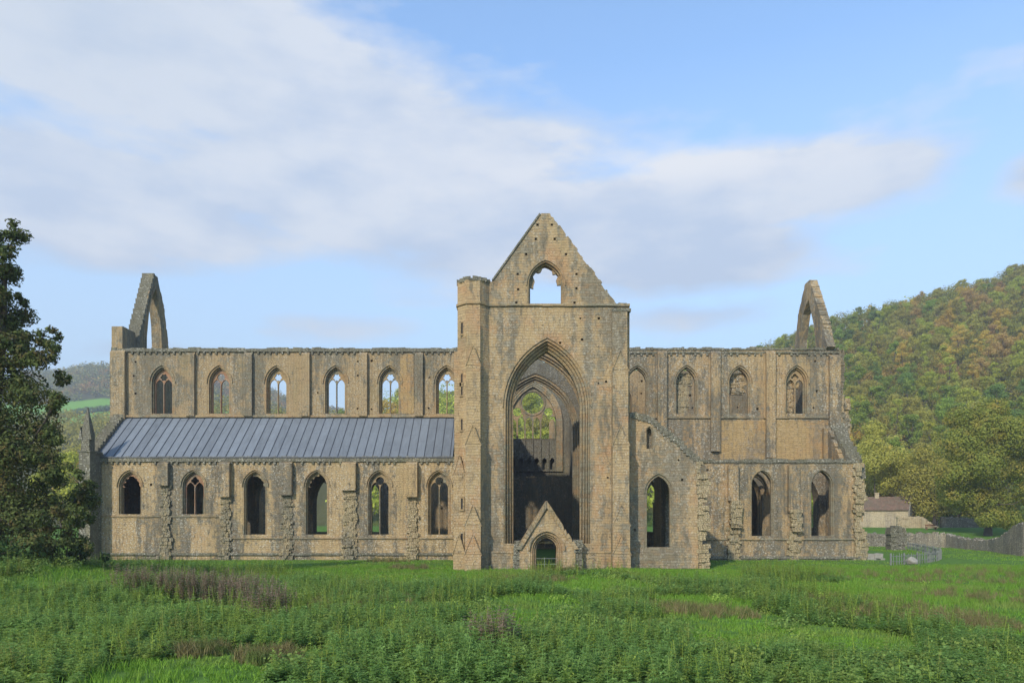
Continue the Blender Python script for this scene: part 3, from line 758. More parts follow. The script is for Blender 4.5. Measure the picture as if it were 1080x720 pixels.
# slit windows of the stair: frames with a thin black panel as painted shade
xs_ = X(487, DT-.8)
for q in (399, 410, 447, 491, 531, 568, 345):
    zc = Z(q, DT - .8); ww = .075
    mb = MB(); fr = [(xs_-.2,zc-.55),(xs_+.2,zc-.55),(xs_+.2,zc+.55),(xs_-.2,zc+.55)]; ho = [(xs_-ww,zc-.42),(xs_+ww,zc-.42),(xs_+ww,zc+.42),(xs_-ww,zc+.42)]
    yf = DT - .1 - (.5 if q > 500 else .3)
    if q == 345: yf = DT - .42
    mb.prism([fr, ho], yf - .08, yf + .02); 
    sl = part(mb, 'slit_window', M['dress'], tur)
    mb = MB(); mb.box(xs_-ww, xs_+ww, yf-.005, yf+.01, zc-.42, zc+.42); part(mb, 'slit_shade_panel', M['dark'], sl)
# transept side walls, crossing, north transept
def sidewall(name, x0, x1, ya, yb, mat, top=ztop, arches=(), wins=()):
    ol = [(ya, -.3)]
    for c in arches: ol += [(c-1.9, -.3)] + arch(c, None, 5.6, 1.9, 2.9, 0, 8) + [(c+1.9, -.3)]
    ol += [(yb, -.3)] + rag((yb, top), (ya, top), .1, .6)
    return wall(name, ol, [arch(w, 12.5, 16.2, 1.1, 1.6, 0, 8) for w in wins], x0, x1, mat, (), None, 'y')
sidewall('transept_west_wall', -4.3, -2.75, DT + 1.2, DC, M['clere'], wins=(66.5, 71.5))
sidewall('transept_east_wall', 8.25, 9.1, DT + 1.8, DC - .02, M['presb'], ztop, (62.8, 68.9), (63, 69))
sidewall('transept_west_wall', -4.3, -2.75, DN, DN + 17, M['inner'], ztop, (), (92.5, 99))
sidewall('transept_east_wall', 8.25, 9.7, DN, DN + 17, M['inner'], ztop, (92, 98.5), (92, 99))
cxx = 2.75
def crossing(name, y0, y1, hw=4.55, zs=14.0, H=6.6, x0=-4.3, x1=9.7):
    ol = [(x0, -.3), (cxx - hw - .75, -.3)] + arch(cxx, None, zs, hw, H, .75, 14) + [(cxx + hw + .75, -.3), (x1, -.3)] + rag((x1, 22.4), (x0, 22.4), .15, .6)
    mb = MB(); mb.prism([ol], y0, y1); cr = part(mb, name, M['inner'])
    mb = MB()
    for a, b, q0, q1 in ((.76, .5, y0 + .15, y1 - .15), (.5, .25, y0 + .35, y1 - .35), (.25, 0, y0 + .55, y1 - .5)):
        o = arch(cxx, -.2, zs, hw, H, a, 14); i_ = arch(cxx, -.2, zs, hw, H, b, 14)
        mb.prism([[o[0]] + o[1:-1] + [o[-1]] + i_[::-1]], q0, q1)
        mb.tube([(p[0], q0, p[1]) for p in i_], .09, 6)
    part(mb, 'moulded_arch', M['dress'], cr)
    return cr
crossing('crossing_arch', DC - .01, DC + 1.49)
crossing('crossing_arch', DN - 1.6, DN - .1, 4.55, 14.0, 6.3)
# corner piers of the crossing running north-south (west and east arches)
for xc in (-3.6, 9.15):
    ol = [(DC + 1.5, -.3), (76.9, -.3)] + arch(81.2, None, 14.0, 4.3, 6.2, 0, 12) + [(85.5, -.3), (DN - 1.6, -.3), (DN - 1.6, 22.2), (DC + 1.5, 22.2)]
    mb = MB(); mb.prism([ol], xc - .6, xc + .55, 'y'); part(mb, 'crossing_arch', M['clere'])
# great north window
DNT = DN + 16.5
nwx = X(562, DNT); nhw = 3.35; nzs = Z(446, DNT); nH = 5.2; nsl = Z(497, DNT)
ol = [(-4.3, -.3), (9.7, -.3), (9.7, 21), (6.2, 24.5), (2.8, 28), (-.8, 24.5), (-4.3, 21)]
doorN = arch(X(578, DNT), -.29, 2.2, .9, 1.2, 0, 6)
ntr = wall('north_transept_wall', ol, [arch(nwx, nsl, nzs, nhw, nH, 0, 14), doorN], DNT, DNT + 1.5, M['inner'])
mb = MB()
for a, b, q in ((.9, .6, DNT - .25), (.6, .3, DNT - .15), (.3, .0, DNT - .06)):
    o = arch(nwx, nsl, nzs, nhw, nH, a, 14); i_ = arch(nwx, nsl, nzs, nhw, nH, b, 14)
    mb.prism([o, [(p[0], max(p[1], nsl + .001)) for p in i_]], q, DNT + .2)
part(mb, 'window_surround', M['dress'], ntr)
# tracery: six lights, big circle, smaller ones
cz_ = Z(424.5, DNT); cr_ = 1.62
holes_ = [circle(nwx, cz_, cr_ - .08)]
lw_ = nhw*2/6
for k in range(6):
    c = nwx - nhw + lw_*(k + .5)
    d = abs(k - 2.5)
    zt_ = Z(441 if d < 1 else (440 if d < 2 else 443), DNT)
    holes_.append(arch(c, Z(462, DNT), zt_ - .55, lw_/2 - .10, .75, 0, 5))
for sg in (-1, 1):
    holes_.append(circle(nwx + sg*2.25, Z(434, DNT), .62))
    holes_.append(circle(nwx + sg*1.55, Z(438.5, DNT) + .1, .16))
    holes_.append(circle(nwx + sg*1.6, Z(416, DNT) + 1.0, .25))
mb = MB(); mb.prism([arch(nwx, Z(463, DNT), nzs, nhw, nH, -.02, 14)] + holes_, DNT + .3, DNT + .55)
ch = circle(nwx, cz_, cr_ + .12, n=32)
mb.tube([(p[0], DNT + .3, p[1]) for p in ch + [ch[0]]], .12, 6)
part(mb, 'window_tracery', M['dress'], ntr)
# blind panels and passage below the lights
mb = MB()
ph_ = [arch(nwx - nhw + lw_*(k+.5), nsl + .3, nsl + 1.5, .33, .5, 0, 5) for k in range(6)]
mb.prism([[(nwx-nhw-.05, nsl - .1), (nwx+nhw+.05, nsl - .1), (nwx+nhw+.05, Z(462,DNT)), (nwx-nhw-.05, Z(462,DNT))]] + ph_, DNT + .35, DNT + .6)
for k in range(7): mb.box(nwx-nhw+lw_*k-.07, nwx-nhw+lw_*k+.07, DNT+.2, DNT+.349, nsl, Z(463,DNT))
part(mb, 'blind_panelling', M['inner'], ntr)
mb = MB(); mb.box(nwx-nhw-.1, nwx+nhw+.1, DNT + 1.1, DNT + 1.4, nsl - .1, nsl + 2.6); part(mb, 'passage_back_wall', M['inner'], ntr)

# ---- porch with its steep gable in front of the great window's sill
pY = DT - 1.1
pc = X(576.5, pY); k_ = pY / F
def pz(q): return Z(q, pY)
def pxx(q): return X(q, pY)
ol = [(pxx(548), -.3), (pxx(607), -.3), (pxx(607), pz(578)), (pc, pz(532)), (pxx(548), pz(578))]
dz0, dzs, dhw, dH = -.31, pz(580), .84, 1.0
ol2 = [(pxx(548), -.3), (pc - dhw - .42, -.3)] + arch(pc, None, dzs, dhw, dH, .42, 8) + [(pc + dhw + .42, -.3)] + ol[1:]
mb = MB(); mb.prism([ol2], pY, DT + 1.2); porch = part(mb, 'porch', M['ashlar'])
mb = MB()
for a, b, q in ((.43, .28, pY + .06), (.28, .14, pY + .22), (.14, 0, pY + .4)):
    o = arch(pc, -.2, dzs, dhw, dH, a, 8); i_ = arch(pc, -.2, dzs, dhw, dH, b, 8)
    mb.prism([o + i_[::-1]], q, q + .8); mb.tube([(p[0], q, p[1]) for p in i_], .05, 6)
o = arch(pc, None, dzs, dhw, dH, .58, 8); i_ = arch(pc, None, dzs, dhw, dH, .46, 8); mb.prism([o + i_[::-1]], pY - .14, pY + .02)
part(mb, 'door_surround', M['dress'], porch)
mb = MB(); wdt = .42
for sg in (-1, 1):
    xo = (pxx(607) + .25 if sg > 0 else pxx(548) - .25); zo = pz(578) - .1; xt, ztp = pc, pz(527.5)
    nrm = Vector((ztp - zo, abs(xo - xt))).normalized()
    th = .32
    P0 = (xo, zo + .05); P1 = (xt, ztp)
    P2 = (xt, ztp - th*1.75); P3 = (xo - sg*th*1.1, zo + .02)
    lp = [P0, P1, P2, P3]
    # cut into stones
    n_ = 12
    for k in range(n_):
        a, b = k/n_, (k+1)/n_ - .006
        q = [(P0[0]+(P1[0]-P0[0])*a, P0[1]+(P1[1]-P0[1])*a), (P0[0]+(P1[0]-P0[0])*b, P0[1]+(P1[1]-P0[1])*b), (P3[0]+(P2[0]-P3[0])*b, P3[1]+(P2[1]-P3[1])*b), (P3[0]+(P2[0]-P3[0])*a, P3[1]+(P2[1]-P3[1])*a)]
        if sg > 0 and k in (2, 4, 5): q[0] = (q[0][0]-.1, q[0][1]-.1)
        mb.prism([q], pY - .18 - rnd.uniform(0, .03), DT + 1.25)
part(mb, 'gable_coping', M['dress'], porch)
mb = MB()
rubble(mb, pxx(543), pxx(549), .8, pz(573), pY + .1, DT + 1, .3, .1, .12); rubble(mb, pxx(541), pxx(549), -.2, .81, pY + .15, DT + 1, .35, .1, .05); part(mb, 'porch_side_masonry', M['cap'], porch)
mb = MB(); rubble(mb, pxx(606), pxx(614), .8, pz(573), pY + .1, DT + 1, .3, .1, .12); rubble(mb, pxx(606), pxx(613), -.2, .81, pY + .15, DT + 1, .35, .1, .05); part(mb, 'porch_side_masonry', M['cap'], porch)
mb = MB()
for z in (pz(589), pz(595)):
    if z > 0: mb.tube([(pc - dhw, pY + .5, z), (pc + dhw, pY + .5, z)], .018, 5)
mb.tube([(pc - .15, pY + .5, 0), (pc - .15, pY + .5, pz(588))], .02, 5)
mb.tube([(pc + dhw - .03, pY + .5, 0), (pc + dhw - .03, pY + .5, pz(588))], .02, 5)
part(mb, 'door_barrier', M['rail'], porch)

# ---- transept's east aisle: sloping end wall with window and lancet
yA = DT + .9
xl, xr = 9.0, X(736, yA)
def az(q): return Z(q, yA)
ol = [(xl, -.3)] + rag((xr, -.3), (xr, az(484)), .05, .5) + rag((xr, az(484)), (X(712, yA), az(462)), .10, .4) + rag((X(712, yA), az(462)), (X(688, yA), az(442)), .08, .4) + rag((X(688, yA), az(442)), (xl, az(436)), .06, .4)
lw = X(694.5, yA); lanc = X(685, yA)
eaw = wall('transept_aisle_end_wall', ol, [arch(lw, az(577), az(520), .92, 1.35, .18, 8), arch(lanc, az(473), az(455), .28, .4, .0, 5)], yA, yA + 1.1, M['ashlar'],
           putlogs([3, 5, 7, 8.6], [10.0, 13.4, 14.2], [(lw-1.3, lw+1.3, 0, 8), (lanc-.6, lanc+.6, 9, 12)], .08, .6))
surround('window_surround', lw, az(577), az(520), .92, 1.35, [(.18, .02, yA + .03, yA + .5)], M['dress'], eaw)
surround('lancet_surround', lanc, az(473), az(455), .28, .4, [(.0, -.06, yA + .1, yA + .4)], M['dress'], eaw)
mb = MB(); mb.box(lanc-.35, lanc+.35, yA+.7, yA+.9, az(475), az(448)); part(mb, 'lancet_blocking', M['clere'], eaw)
mb = MB()
for a, b, c, d in ((736, 712, 484, 462), (712, 688, 462, 442), (688, 666, 442, 436)):
    n_ = 7
    for k in range(n_):
        f = (k + .5)/n_; xx = X(a + (b-a)*f, yA); zz = az(c + (d-c)*f)
        mb.box(xx-.3, xx+.3, yA-.07, yA+1.2, zz-.3, zz+.08+rnd.uniform(-.05,.08), j=.05)
part(mb, 'sloping_coping', M['cap'], eaw)
mb = MB()
rubble(mb, xr - .05, X(748, yA), -.2, az(484), yA - .05, yA + 1.3, .38, .16, .12, keep=lambda x, z: x < xr + (.45 if z > 6.9 else .85) + .3*math.sin(z*2.1) + (.15 if z < 2 else 0))
part(mb, 'broken_wall_end', M['scar'], eaw)
mb = MB(); mb.box(9.3, xr-.002, yA - .14, yA + .01, -.2, az(583)); part(mb, 'plinth', M['ashlar'], eaw)
# its east wall, going back to the presbytery aisle, broken open
wall('transept_chapel_east_wall', [(yA + 1.12, -.3), (61.3,-.3)] + arch(63.2, None, 5.0, 1.2, 1.6, 0, 6)[0:] + [(64.4,-.3), (DA, -.3), (DA, 8.6)] + rag((DA, 8.6), (yA + 1.12, 8.4), .15, .5), [], xr - 1.2, xr - .1, M['presb'], (), None, 'y')

# interior: clustered piers standing in the openings of the arcades, low ruined north arcade bases
def pier(xc, yc, h, mat=M['clere']):
    mb = MB()
    mb.tube([(xc, yc, -.1), (xc, yc, h)], .62, 10)
    for k in range(8):
        a = k*math.pi/4; mb.tube([(xc + .62*math.cos(a), yc + .62*math.sin(a), -.1), (xc + .62*math.cos(a), yc + .62*math.sin(a), h)], .16, 6)
    octa(mb, xc, yc, .95, -.1, .45)
    return part(mb, 'clustered_pier', mat)
for p in (202, 262.5, 323, 383.5, 442): pier(X(p, DC), DC + .75, 5.6)
for p in (698, 754, 812): pier(X(p, DC), DC + .75, 5.6)
for p in (202, 262.5, 323, 383.5, 442): pier(X(p, DC), DN - .75, .35)
# ribs springing inside the presbytery aisle, seen through its windows
mb = MB()
for xc in (X(754,DC), X(812, DC)):
    for sg in (-1, 1):
        for q in (-1, 0, 1):
            pts = []
            for k in range(9):
                a = k/8*math.pi/2
                pts.append((xc + sg*2.6*(1-math.cos(a)), DC + .2 - (2.3 + q*1.4)*(1-math.cos(a)), 5.4 + 2.9*math.sin(a)))
            if rnd.random() < .75: mb.tube(pts, .13, 6)
part(mb, 'vault_ribs', M['dress'])

# ------------------------------------------------------------------ foliage builders
def quads_on(centers, nrm_bias, size, g, asp=.7, up=.0):
    """leaf quads (4 verts) at the centres with random orientation"""
    out = None
    if isinstance(centers, tuple): centers, out = centers
    n = len(centers)
    if out is None: nn = g.normal(size=(n, 3))
    else: nn = out * 1.25 + g.normal(size=(n, 3)) * .55 + np.array([0, 0, .25])
    nn /= np.linalg.norm(nn, axis=1, keepdims=True)
    a = np.cross(nn, g.normal(size=(n, 3))); a /= np.linalg.norm(a, axis=1, keepdims=True) + 1e-9
    b = np.cross(nn, a)
    s = (size * g.uniform(.6, 1.35, n))[:, None]
    a = a * s * .5; b = b * s * .5 * asp
    v = np.stack([centers - a, centers - b*1.0 + a*.1, centers + a, centers + b], 1).reshape(-1, 3)
    f = np.arange(n*4).reshape(n, 4)
    return v, f
def blob_points(blobs, per, g, shell=.45):
    out = []; dirs = []
    for (c, r, sq) in blobs:
        n = max(8, int(per * r**2))
        d = g.normal(size=(n, 3)); d /= np.linalg.norm(d, axis=1, keepdims=True)
        rad = r * (1 - shell * g.random(n)**1.6) * (1 + .16*np.sin(d[:,0]*5 + c[0]*3) * np.cos(d[:,2]*4 + c[1]*2))
        p = d * rad[:, None]; p[:, 2] *= sq
        out.append(np.array(c) + p); dirs.append(d)
    return np.concatenate(out), np.concatenate(dirs)
def crown_blobs(g, h, w, n, low=.3, conic=0.0):
    bl = []
    for k in range(n):
        t = g.random(); z = h * (low + (1 - low) * t)
        env = w * math.sqrt(max(.05, 1 - ((t - .38)/.68)**2)) * (1 - conic*t)
        a = g.random()*6.283; rr = env * .68 * math.sqrt(g.random())
        r = w * g.uniform(.26, .44) * (1 - .3*t)
        z = min(z, h - r*.75)
        bl.append(((rr*math.cos(a), rr*math.sin(a), z), r, .8))
    return bl
def trunk_mesh(g, h, r, limbs, w):
    mb = MB()
    top = h*.8; pts = [(.06*h*math.sin(k*.8)*k/6*.5, .03*h*math.sin(k*1.3)*.5, top*k/6) for k in range(7)]
    mb.tube([(p[0], p[1], p[2] - (.5 if i == 0 else 0)) for i, p in enumerate(pts)], [r*(1.35 if i == 0 else 1 - .13*i) for i in range(7)], 7)
    for k in range(limbs):
        i = 2 + k % 4; a = g.random()*6.283; L = w*g.uniform(.6, .95)
        p0 = Vector(pts[i]); p1 = p0 + Vector((math.cos(a)*L*.5, math.sin(a)*L*.5, L*.35)); p2 = p0 + Vector((math.cos(a)*L, math.sin(a)*L, L*.85))
        mb.tube([p0, p1, p2], [r*.45, r*.3, r*.08], 5)
    me = bpy.data.meshes.new('trunk'); me.from_pydata(mb.v, [], mb.f); me.update(); me.materials.append(M['bark'])
    return me
# ---- hillside trees, each an object of its own
KINDS = ['mid green', 'yellow green', 'olive', 'golden orange', 'russet brown', 'dark green']
SHAPES = [('broad', 12., 5.4, 22, .22, 0.), ('rounded', 10.5, 4.4, 18, .2, .1), ('tall', 14.5, 4.2, 20, .2, .35)]
PROTO = {}
g = np.random.default_rng(11)
for kd in KINDS:
    for sh, h, w, nb, low, con in SHAPES:
        v, f = quads_on(blob_points(crown_blobs(g, h, w, nb, low, con), 120, g, .6), 0, .38, g)
        me = np_mesh('crown', v, f, LEAF[kd], lk=False)
        PROTO[kd, sh] = (me, trunk_mesh(g, h, .28, 5, w), h)
def plant(kd, sh, x, y, s, rot, label, group, cat='tree', name='hillside_tree', zoff=-.3):
    cm, tm, h = PROTO[kd, sh]
    e = empty(name, (x, y, float(height(x, y)) + zoff)); e.scale = (s*rnd.uniform(.88,1.12), s*rnd.uniform(.88,1.12), s); e.rotation_euler = (0, 0, rot)
    link('crown', cm, None, e); link('trunk', tm, None, e)
    return tag(e, label, cat, group)
def skypx(x, y, z): return CX + F*x/y, HY - F*(z - EYE)/y
cand = []
gy = 152.
while gy < 415:
    stp = 8.2 + (gy-150)*.006
    x0, x1 = X(650, gy), X(1110, gy)
    gx = x0 + rnd.uniform(0, stp)
    while gx < x1:
        cand.append((gx + rnd.uniform(-2.6,2.6), gy + rnd.uniform(-3,3))); gx += stp
    gy += stp * 1.08
# what each tree would look like from the meadow: keep those the ruin does not hide
def visible(px, py):
    if 60 < px < 118 : return True
    if px > 886: return True
    if px > 664 and py < 369: return True
    return False
ind = []; rest = []
for (x, y) in cand:
    z = float(height(x, y)); px, py = skypx(x, y, z + 11)
    if px > 1105: rest.append((x, y)); continue
    (ind if (visible(px + 8, py) or visible(px - 4, py)) else rest).append((x, y))
ind.sort(key=lambda p: p[1])
if len(ind) > 285: rest += ind[285:]; ind = ind[:285]
def place_words(px, py):
    v = 'on the crest of the hill' if py < 545 - (545 - np.interp(px, [p[0] for p in RIDGES[0][2]], [p[1] for p in RIDGES[0][2]]))*.90 else \
        ('high on the hillside' if py < 375 else 'half way up the hillside' if py < 430 else 'low on the hillside' if py < 480 else 'at the foot of the hill')
    hh = 'behind the east gable' if px < 880 else 'just right of the abbey' if px < 925 else 'above the cottage' if px < 960 else 'above the yard wall' if px < 1005 else 'above the spreading oak' if px < 1050 else 'at the right edge'
    return v + ' ' + hh
seen = {}
for i, (x, y) in enumerate(ind):
    if y > 372: pass
    z = float(height(x, y)); px, py = skypx(x, y, z + 8)
    n = mnoise.noise(Vector((x*.012, y*.012, 5))) + rnd.uniform(-.35, .35)
    low = (y < 260)
    if n > .34: kd = 'golden orange' if rnd.random() < .6 else 'russet brown'
    elif n > .12: kd = rnd.choice(['olive', 'golden orange', 'yellow green', 'russet brown'] if not low else ['olive', 'yellow green', 'yellow green', 'golden orange'])
    elif n > -.2: kd = rnd.choice(['yellow green', 'olive', 'mid green', 'yellow green'])
    else: kd = rnd.choice(['mid green', 'mid green', 'dark green', 'yellow green', 'olive'])
    sh = rnd.choice(['broad', 'rounded', 'tall'] if y < 360 else ['broad', 'rounded'])
    lab = '%s %s crowned tree %s' % (sh, kd, place_words(px, py))
    plant(kd, sh, x, y, rnd.uniform(.82, 1.12)*(.78 if y > 372 else 1.0), rnd.uniform(0, 6.28), lab, 'autumn trees on the wooded hillside')
print('hillside individuals', len(ind), 'rest', len(rest))
# trees seen through the openings of the church (nave windows, great window)
for px, y, s, kd, sh in ((562,170,1.1,'yellow green','broad'),(549,185,1.2,'mid green','broad'),(575,190,1.2,'yellow green','tall'),(557,215,1.3,'yellow green','rounded'),(568,235,1.2,'olive','broad'),
                         (540,230,1.2,'yellow green','broad'),(585,225,1.1,'mid green','rounded'),(560,265,1.2,'yellow green','broad'),(472,165,1.75,'mid green','tall'),(466,185,1.5,'yellow green','broad'),(480,195,1.6,'mid green','broad'),
                         (405,260,1.5,'yellow green','rounded'),(417,240,1.5,'mid green','broad'),(411,300,1.4,'golden orange','broad'),(424,290,1.5,'yellow green','tall'),
                         (348,330,1.4,'olive','rounded'),(361,335,1.5,'mid green','tall'),(354,300,1.3,'yellow green','broad'),(228,330,1.4,'yellow green','broad'),(238,320,1.3,'golden orange','rounded'),(284,330,1.4,'yellow green','broad'),(297,330,1.4,'olive','tall'),(290,300,1.4,'yellow green','rounded')):
    wh = ('through the great transept window' if px > 530 else 'through the nave clerestory window nearest the turret' if px > 440 else 'through the fifth nave clerestory window from the left' if px > 380 else
          'through the fourth nave clerestory window from the left' if px > 320 else 'through the third nave clerestory window from the left' if px > 260 else 'through the second nave clerestory window from the left')
    plant(kd, sh, X(px, y), y, s, rnd.uniform(0, 6.28), '%s %s tree seen %s' % (sh, kd, wh), 'trees beyond the church')
# trees behind the south-west corner
for px, y, s, kd, sh, w in ((80,150,1.35,'golden orange','broad','golden tree left of the corner pinnacle'),(103,165,1.35,'olive','rounded','olive tree between the corner pinnacle and the nave'),(66,140,1.25,'yellow green','broad','yellow green tree behind the dark near tree'),
                            (95,135,1.05,'mid green','rounded','green tree directly behind the corner pinnacle'),(112,195,1.5,'dark green','tall','dark green tree half hidden by the nave end'),(72,200,1.6,'dark green','broad','dark tree under the distant pasture'),(90,230,1.7,'olive','broad','olive tree on the rise below the distant pasture')):
    plant(kd, sh, X(px, y), y, s, rnd.uniform(0, 6.28), w, 'trees beyond the south west corner', name='valley_tree')
# the rest of the woodland and the far hill: one mass
def wood_mass(name, pts, hh, ww, per, leaf, mat, label):
    V = []; Fc = []; b = 0
    for (x, y) in pts:
        z = float(height(x, y)); k = g.uniform(.8, 1.2)
        bl = [((x + g.uniform(-.35,.35)*ww, y + g.uniform(-.35,.35)*ww, z + hh*k*(.35 + .4*g.random())), ww*g.uniform(.3,.5), .85) for _ in range(5)]
        v, f = quads_on(blob_points(bl, per/ww**2*4, g, .5), 0, leaf, g)
        V.append(v); Fc.append(f + b); b += len(v)
    o = np_mesh(name, np.concatenate(V), np.concatenate(Fc), mat)
    return tag(o, label, 'woodland', kind='stuff')
wood_mass('hidden_woodland', rest + [(X(p, y) + rnd.uniform(-3,3), y + rnd.uniform(-4,4)) for y in range(165, 410, 13) for p in range(385, 660, 14) if rnd.random() < .55], 11, 9.5, 60, 1.1, LEAF['yellow green'], 'dense yellow green woodland on the hill behind the abbey')
wood_mass('hillside_understorey', [(x + rnd.uniform(-3,3), y + rnd.uniform(-3,3)) for y in np.arange(158, 408, 8.) for x in np.arange(X(770, y), X(1115, y), 8.) if not (y < 185 and x < X(880, y))], 7.5, 8.5, 170, .6, M['under'], 'mixed green and golden understorey filling between the hillside trees')
mid = [(x, y) for y in np.arange(330, 462, 11.) for x in np.arange(X(30, y), X(400, y), 10.5)]
mid = [(x + rnd.uniform(-3,3), y + rnd.uniform(-3,3)) for x, y in mid]
wood_mass('mid_woodland', mid, 10, 9.5, 34, 1.3, LEAF['olive'], 'olive and yellow woodland on the low hill west of the abbey')
far = [(x + rnd.uniform(-6,6), y + rnd.uniform(-6,6)) for y in np.arange(868, 1175, 15.) for x in np.arange(X(25, y), X(400, y), 14.)]
wood_mass('far_woodland', far, 12, 15, 26, 2.6, M['wood'], 'hazy autumn woodland covering the far hill on the left')
hedge = [(X(px, 800) , 790 + (px-30)*.3 + rnd.uniform(-3, 3)) for px in np.arange(30, 150, 1.)]
wood_mass('far_hedgerow', hedge, 5, 7, 26, 1.6, LEAF['dark green'], 'dark hedgerow above the distant green pasture')

# ---- spreading oak and neighbours above the curved wall
def custom_tree(name, label, base, blobs, per, leaf, lmat, tr, trunk_pts, limbs, cat='tree', seed=1, shell=.5, asp=.7):
    gg = np.random.default_rng(seed)
    e = empty(name, base); tag(e, label, cat)
    bl = [((c[0]-base[0], c[1]-base[1], c[2]-base[2]), r, q) for c, r, q in blobs]
    v, f = quads_on(blob_points(bl, per, gg, shell), 0, leaf, gg, asp)
    np_mesh('crown', v, f, lmat, e)
    mb = MB(); pts = [Vector(p) for p in trunk_pts]; n = len(pts)
    mb.tube(pts, [tr*(1.3 if i == 0 else 1 - .8*i/(n-1)) for i in range(n)], 9)
    for (c, r, q) in bl:
        if rnd.random() > limbs: continue
        c = Vector(c); i = min(range(n), key=lambda k: abs(pts[k].z - c.z*.62)); p0 = pts[i]
        m_ = p0.lerp(c, .5) + Vector((0, 0, -.12*(c - p0).length)); rr = min(tr*.38, .14)*(1 - .5*i/n)
        mb.tube([p0, m_, c], [rr, rr*.6, rr*.15], 6)
        for _ in range(3):
            d = Vector((rnd.uniform(-1,1), rnd.uniform(-1,1), rnd.uniform(-.3,1))).normalized()*r*.9
            mb.tube([c.lerp(m_, .3), c + d*.5, c + d], [rr*.22, rr*.12, .01], 4)
    me = bpy.data.meshes.new('trunk'); me.from_pydata(mb.v, [], mb.f); me.update(); link('trunk', me, M['bark'], e)
    return e
D = 118.
oakb = []
for px, py, rp in ((1010,470,24),(1035,455,26),(1060,462,28),(1000,500,20),(1022,492,26),(1050,495,28),(1078,490,26),(1008,522,18),(1030,525,22),(1062,528,24),(1085,520,22),(1040,545,14),(1028,548,10),(1070,548,14),(1015,440,16),(1090,455,24),(1045,433,18)):
    oakb.append(((X(px, D), D + rnd.uniform(-3.5, 3.5), Z(py, D)), rp*D/F, .8))
ob = (X(1042, D), D, float(height(X(1042, D), D)))
custom_tree('oak_tree', 'large spreading yellow green oak behind the curved wall at the right', ob, oakb, 330, .30, LEAF['oak'], .55, [(0,0,-.3),(.1,0,2.5),(.2,.1,5),(.3,0,8),(.2,0,12)], .8, seed=5)
D = 136.
for (nm, lb, cx_, bl_, mt) in (
   ('field_maple', 'olive tree between the cottage and the spreading oak', 985, ((985,505,22),(970,520,16),(1000,530,16),(982,532,18),(968,500,14),(995,490,16),(980,478,14)), LEAF['olive']),
   ('hazel_tree', 'dull green leafy tree directly behind the cottage ridge', 950, ((950,500,18),(936,510,14),(962,512,16),(945,485,16),(925,498,14),(960,492,14)), LEAF['olive']),
   ('alder_tree', 'olive brown tree beside the abbey above the cottage roof', 922, ((922,470,16),(930,485,14),(915,490,14),(926,452,12)), LEAF['olive'])):
    DD = D + (10 if cx_ < 960 else 2)
    bb = [((X(a, DD), DD + rnd.uniform(-2.5,2.5), Z(b_, DD)), c*DD/F, .85) for a, b_, c in bl_]
    base = (X(cx_, DD), DD, float(height(X(cx_, DD), DD)))
    custom_tree(nm, lb, base, bb, 240, .34, mt, .35, [(0,0,-.3),(.1,0,2.5),(.2,.1,5),(.1,0,9)], .7, seed=cx_)
# ---- big dark tree at the left edge, much nearer than the church
D = 40.
tb = []
for px, py, rp in ((6,243,14),(-8,262,20),(14,268,13),(20,290,10),(-2,292,22),(-22,285,24),(8,318,14),(20,312,8),(-12,325,26),(12,345,14),(38,362,15),(52,352,8),(60,372,9),(20,372,20),(-12,368,30),(44,388,14),(62,398,8),(12,402,28),(-20,415,34),(38,418,20),(58,424,12),(8,440,32),(40,452,22),(60,462,12),(-20,470,36),(22,480,30),(52,492,22),(72,500,14),(84,514,10),(92,502,6),(100,508,4),(4,515,34),(42,525,26),(68,535,18),(86,544,11),(96,548,5),(22,548,30),(60,562,20),(-15,555,36),(84,570,12),(40,572,20),(-50,300,30),(-60,350,36),(-55,420,40),(-60,490,40),(-50,545,40)):
    dd = D + rnd.uniform(-1, 1)*max(.8, rp*D/F*1.1)
    if py < 400 or px > 40:
        for _ in range(7):
            a_ = rnd.uniform(0, 6.283); q_ = rp*math.sqrt(rnd.random())*.85
            tb.append(((X(px + math.cos(a_)*q_, D), dd + rnd.uniform(-1,1)*rp*D/F*.8, Z(py + math.sin(a_)*q_, D)), rp*D/F*rnd.uniform(.42,.68), .85))
    else: tb.append(((X(px, D), dd, Z(py, D)), rp*D/F, .9))
tb0 = (X(-8, D), D, float(height(X(-8, D), D)))
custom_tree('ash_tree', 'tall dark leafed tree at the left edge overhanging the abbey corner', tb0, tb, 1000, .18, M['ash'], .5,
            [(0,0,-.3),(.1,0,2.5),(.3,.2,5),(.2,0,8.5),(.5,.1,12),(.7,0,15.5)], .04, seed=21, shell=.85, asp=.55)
for nm, lb, px, D_, bl_ in (('bramble_bush', 'low dark bush under the big tree beside the abbey corner', 70, 42, ((55,583,16),(75,580,13),(92,584,10),(38,582,14),(104,588,6))), ('elder_bush', 'dark rounded bush at the left edge under the big tree', 10, 38, ((0,580,22),(22,584,18),(-15,584,20)))):
    bb = [((X(a, D_), D_ + rnd.uniform(-1,1), Z(b_, D_)), c*D_/F, .8) for a, b_, c in bl_]
    custom_tree(nm, lb, (X(px, D_), D_, float(height(X(px, D_), D_))), bb, 420, .22, M['bush'], .08, [(0,0,-.1),(0,0,.6),(.1,0,1.2)], .8, cat='bush', seed=px)

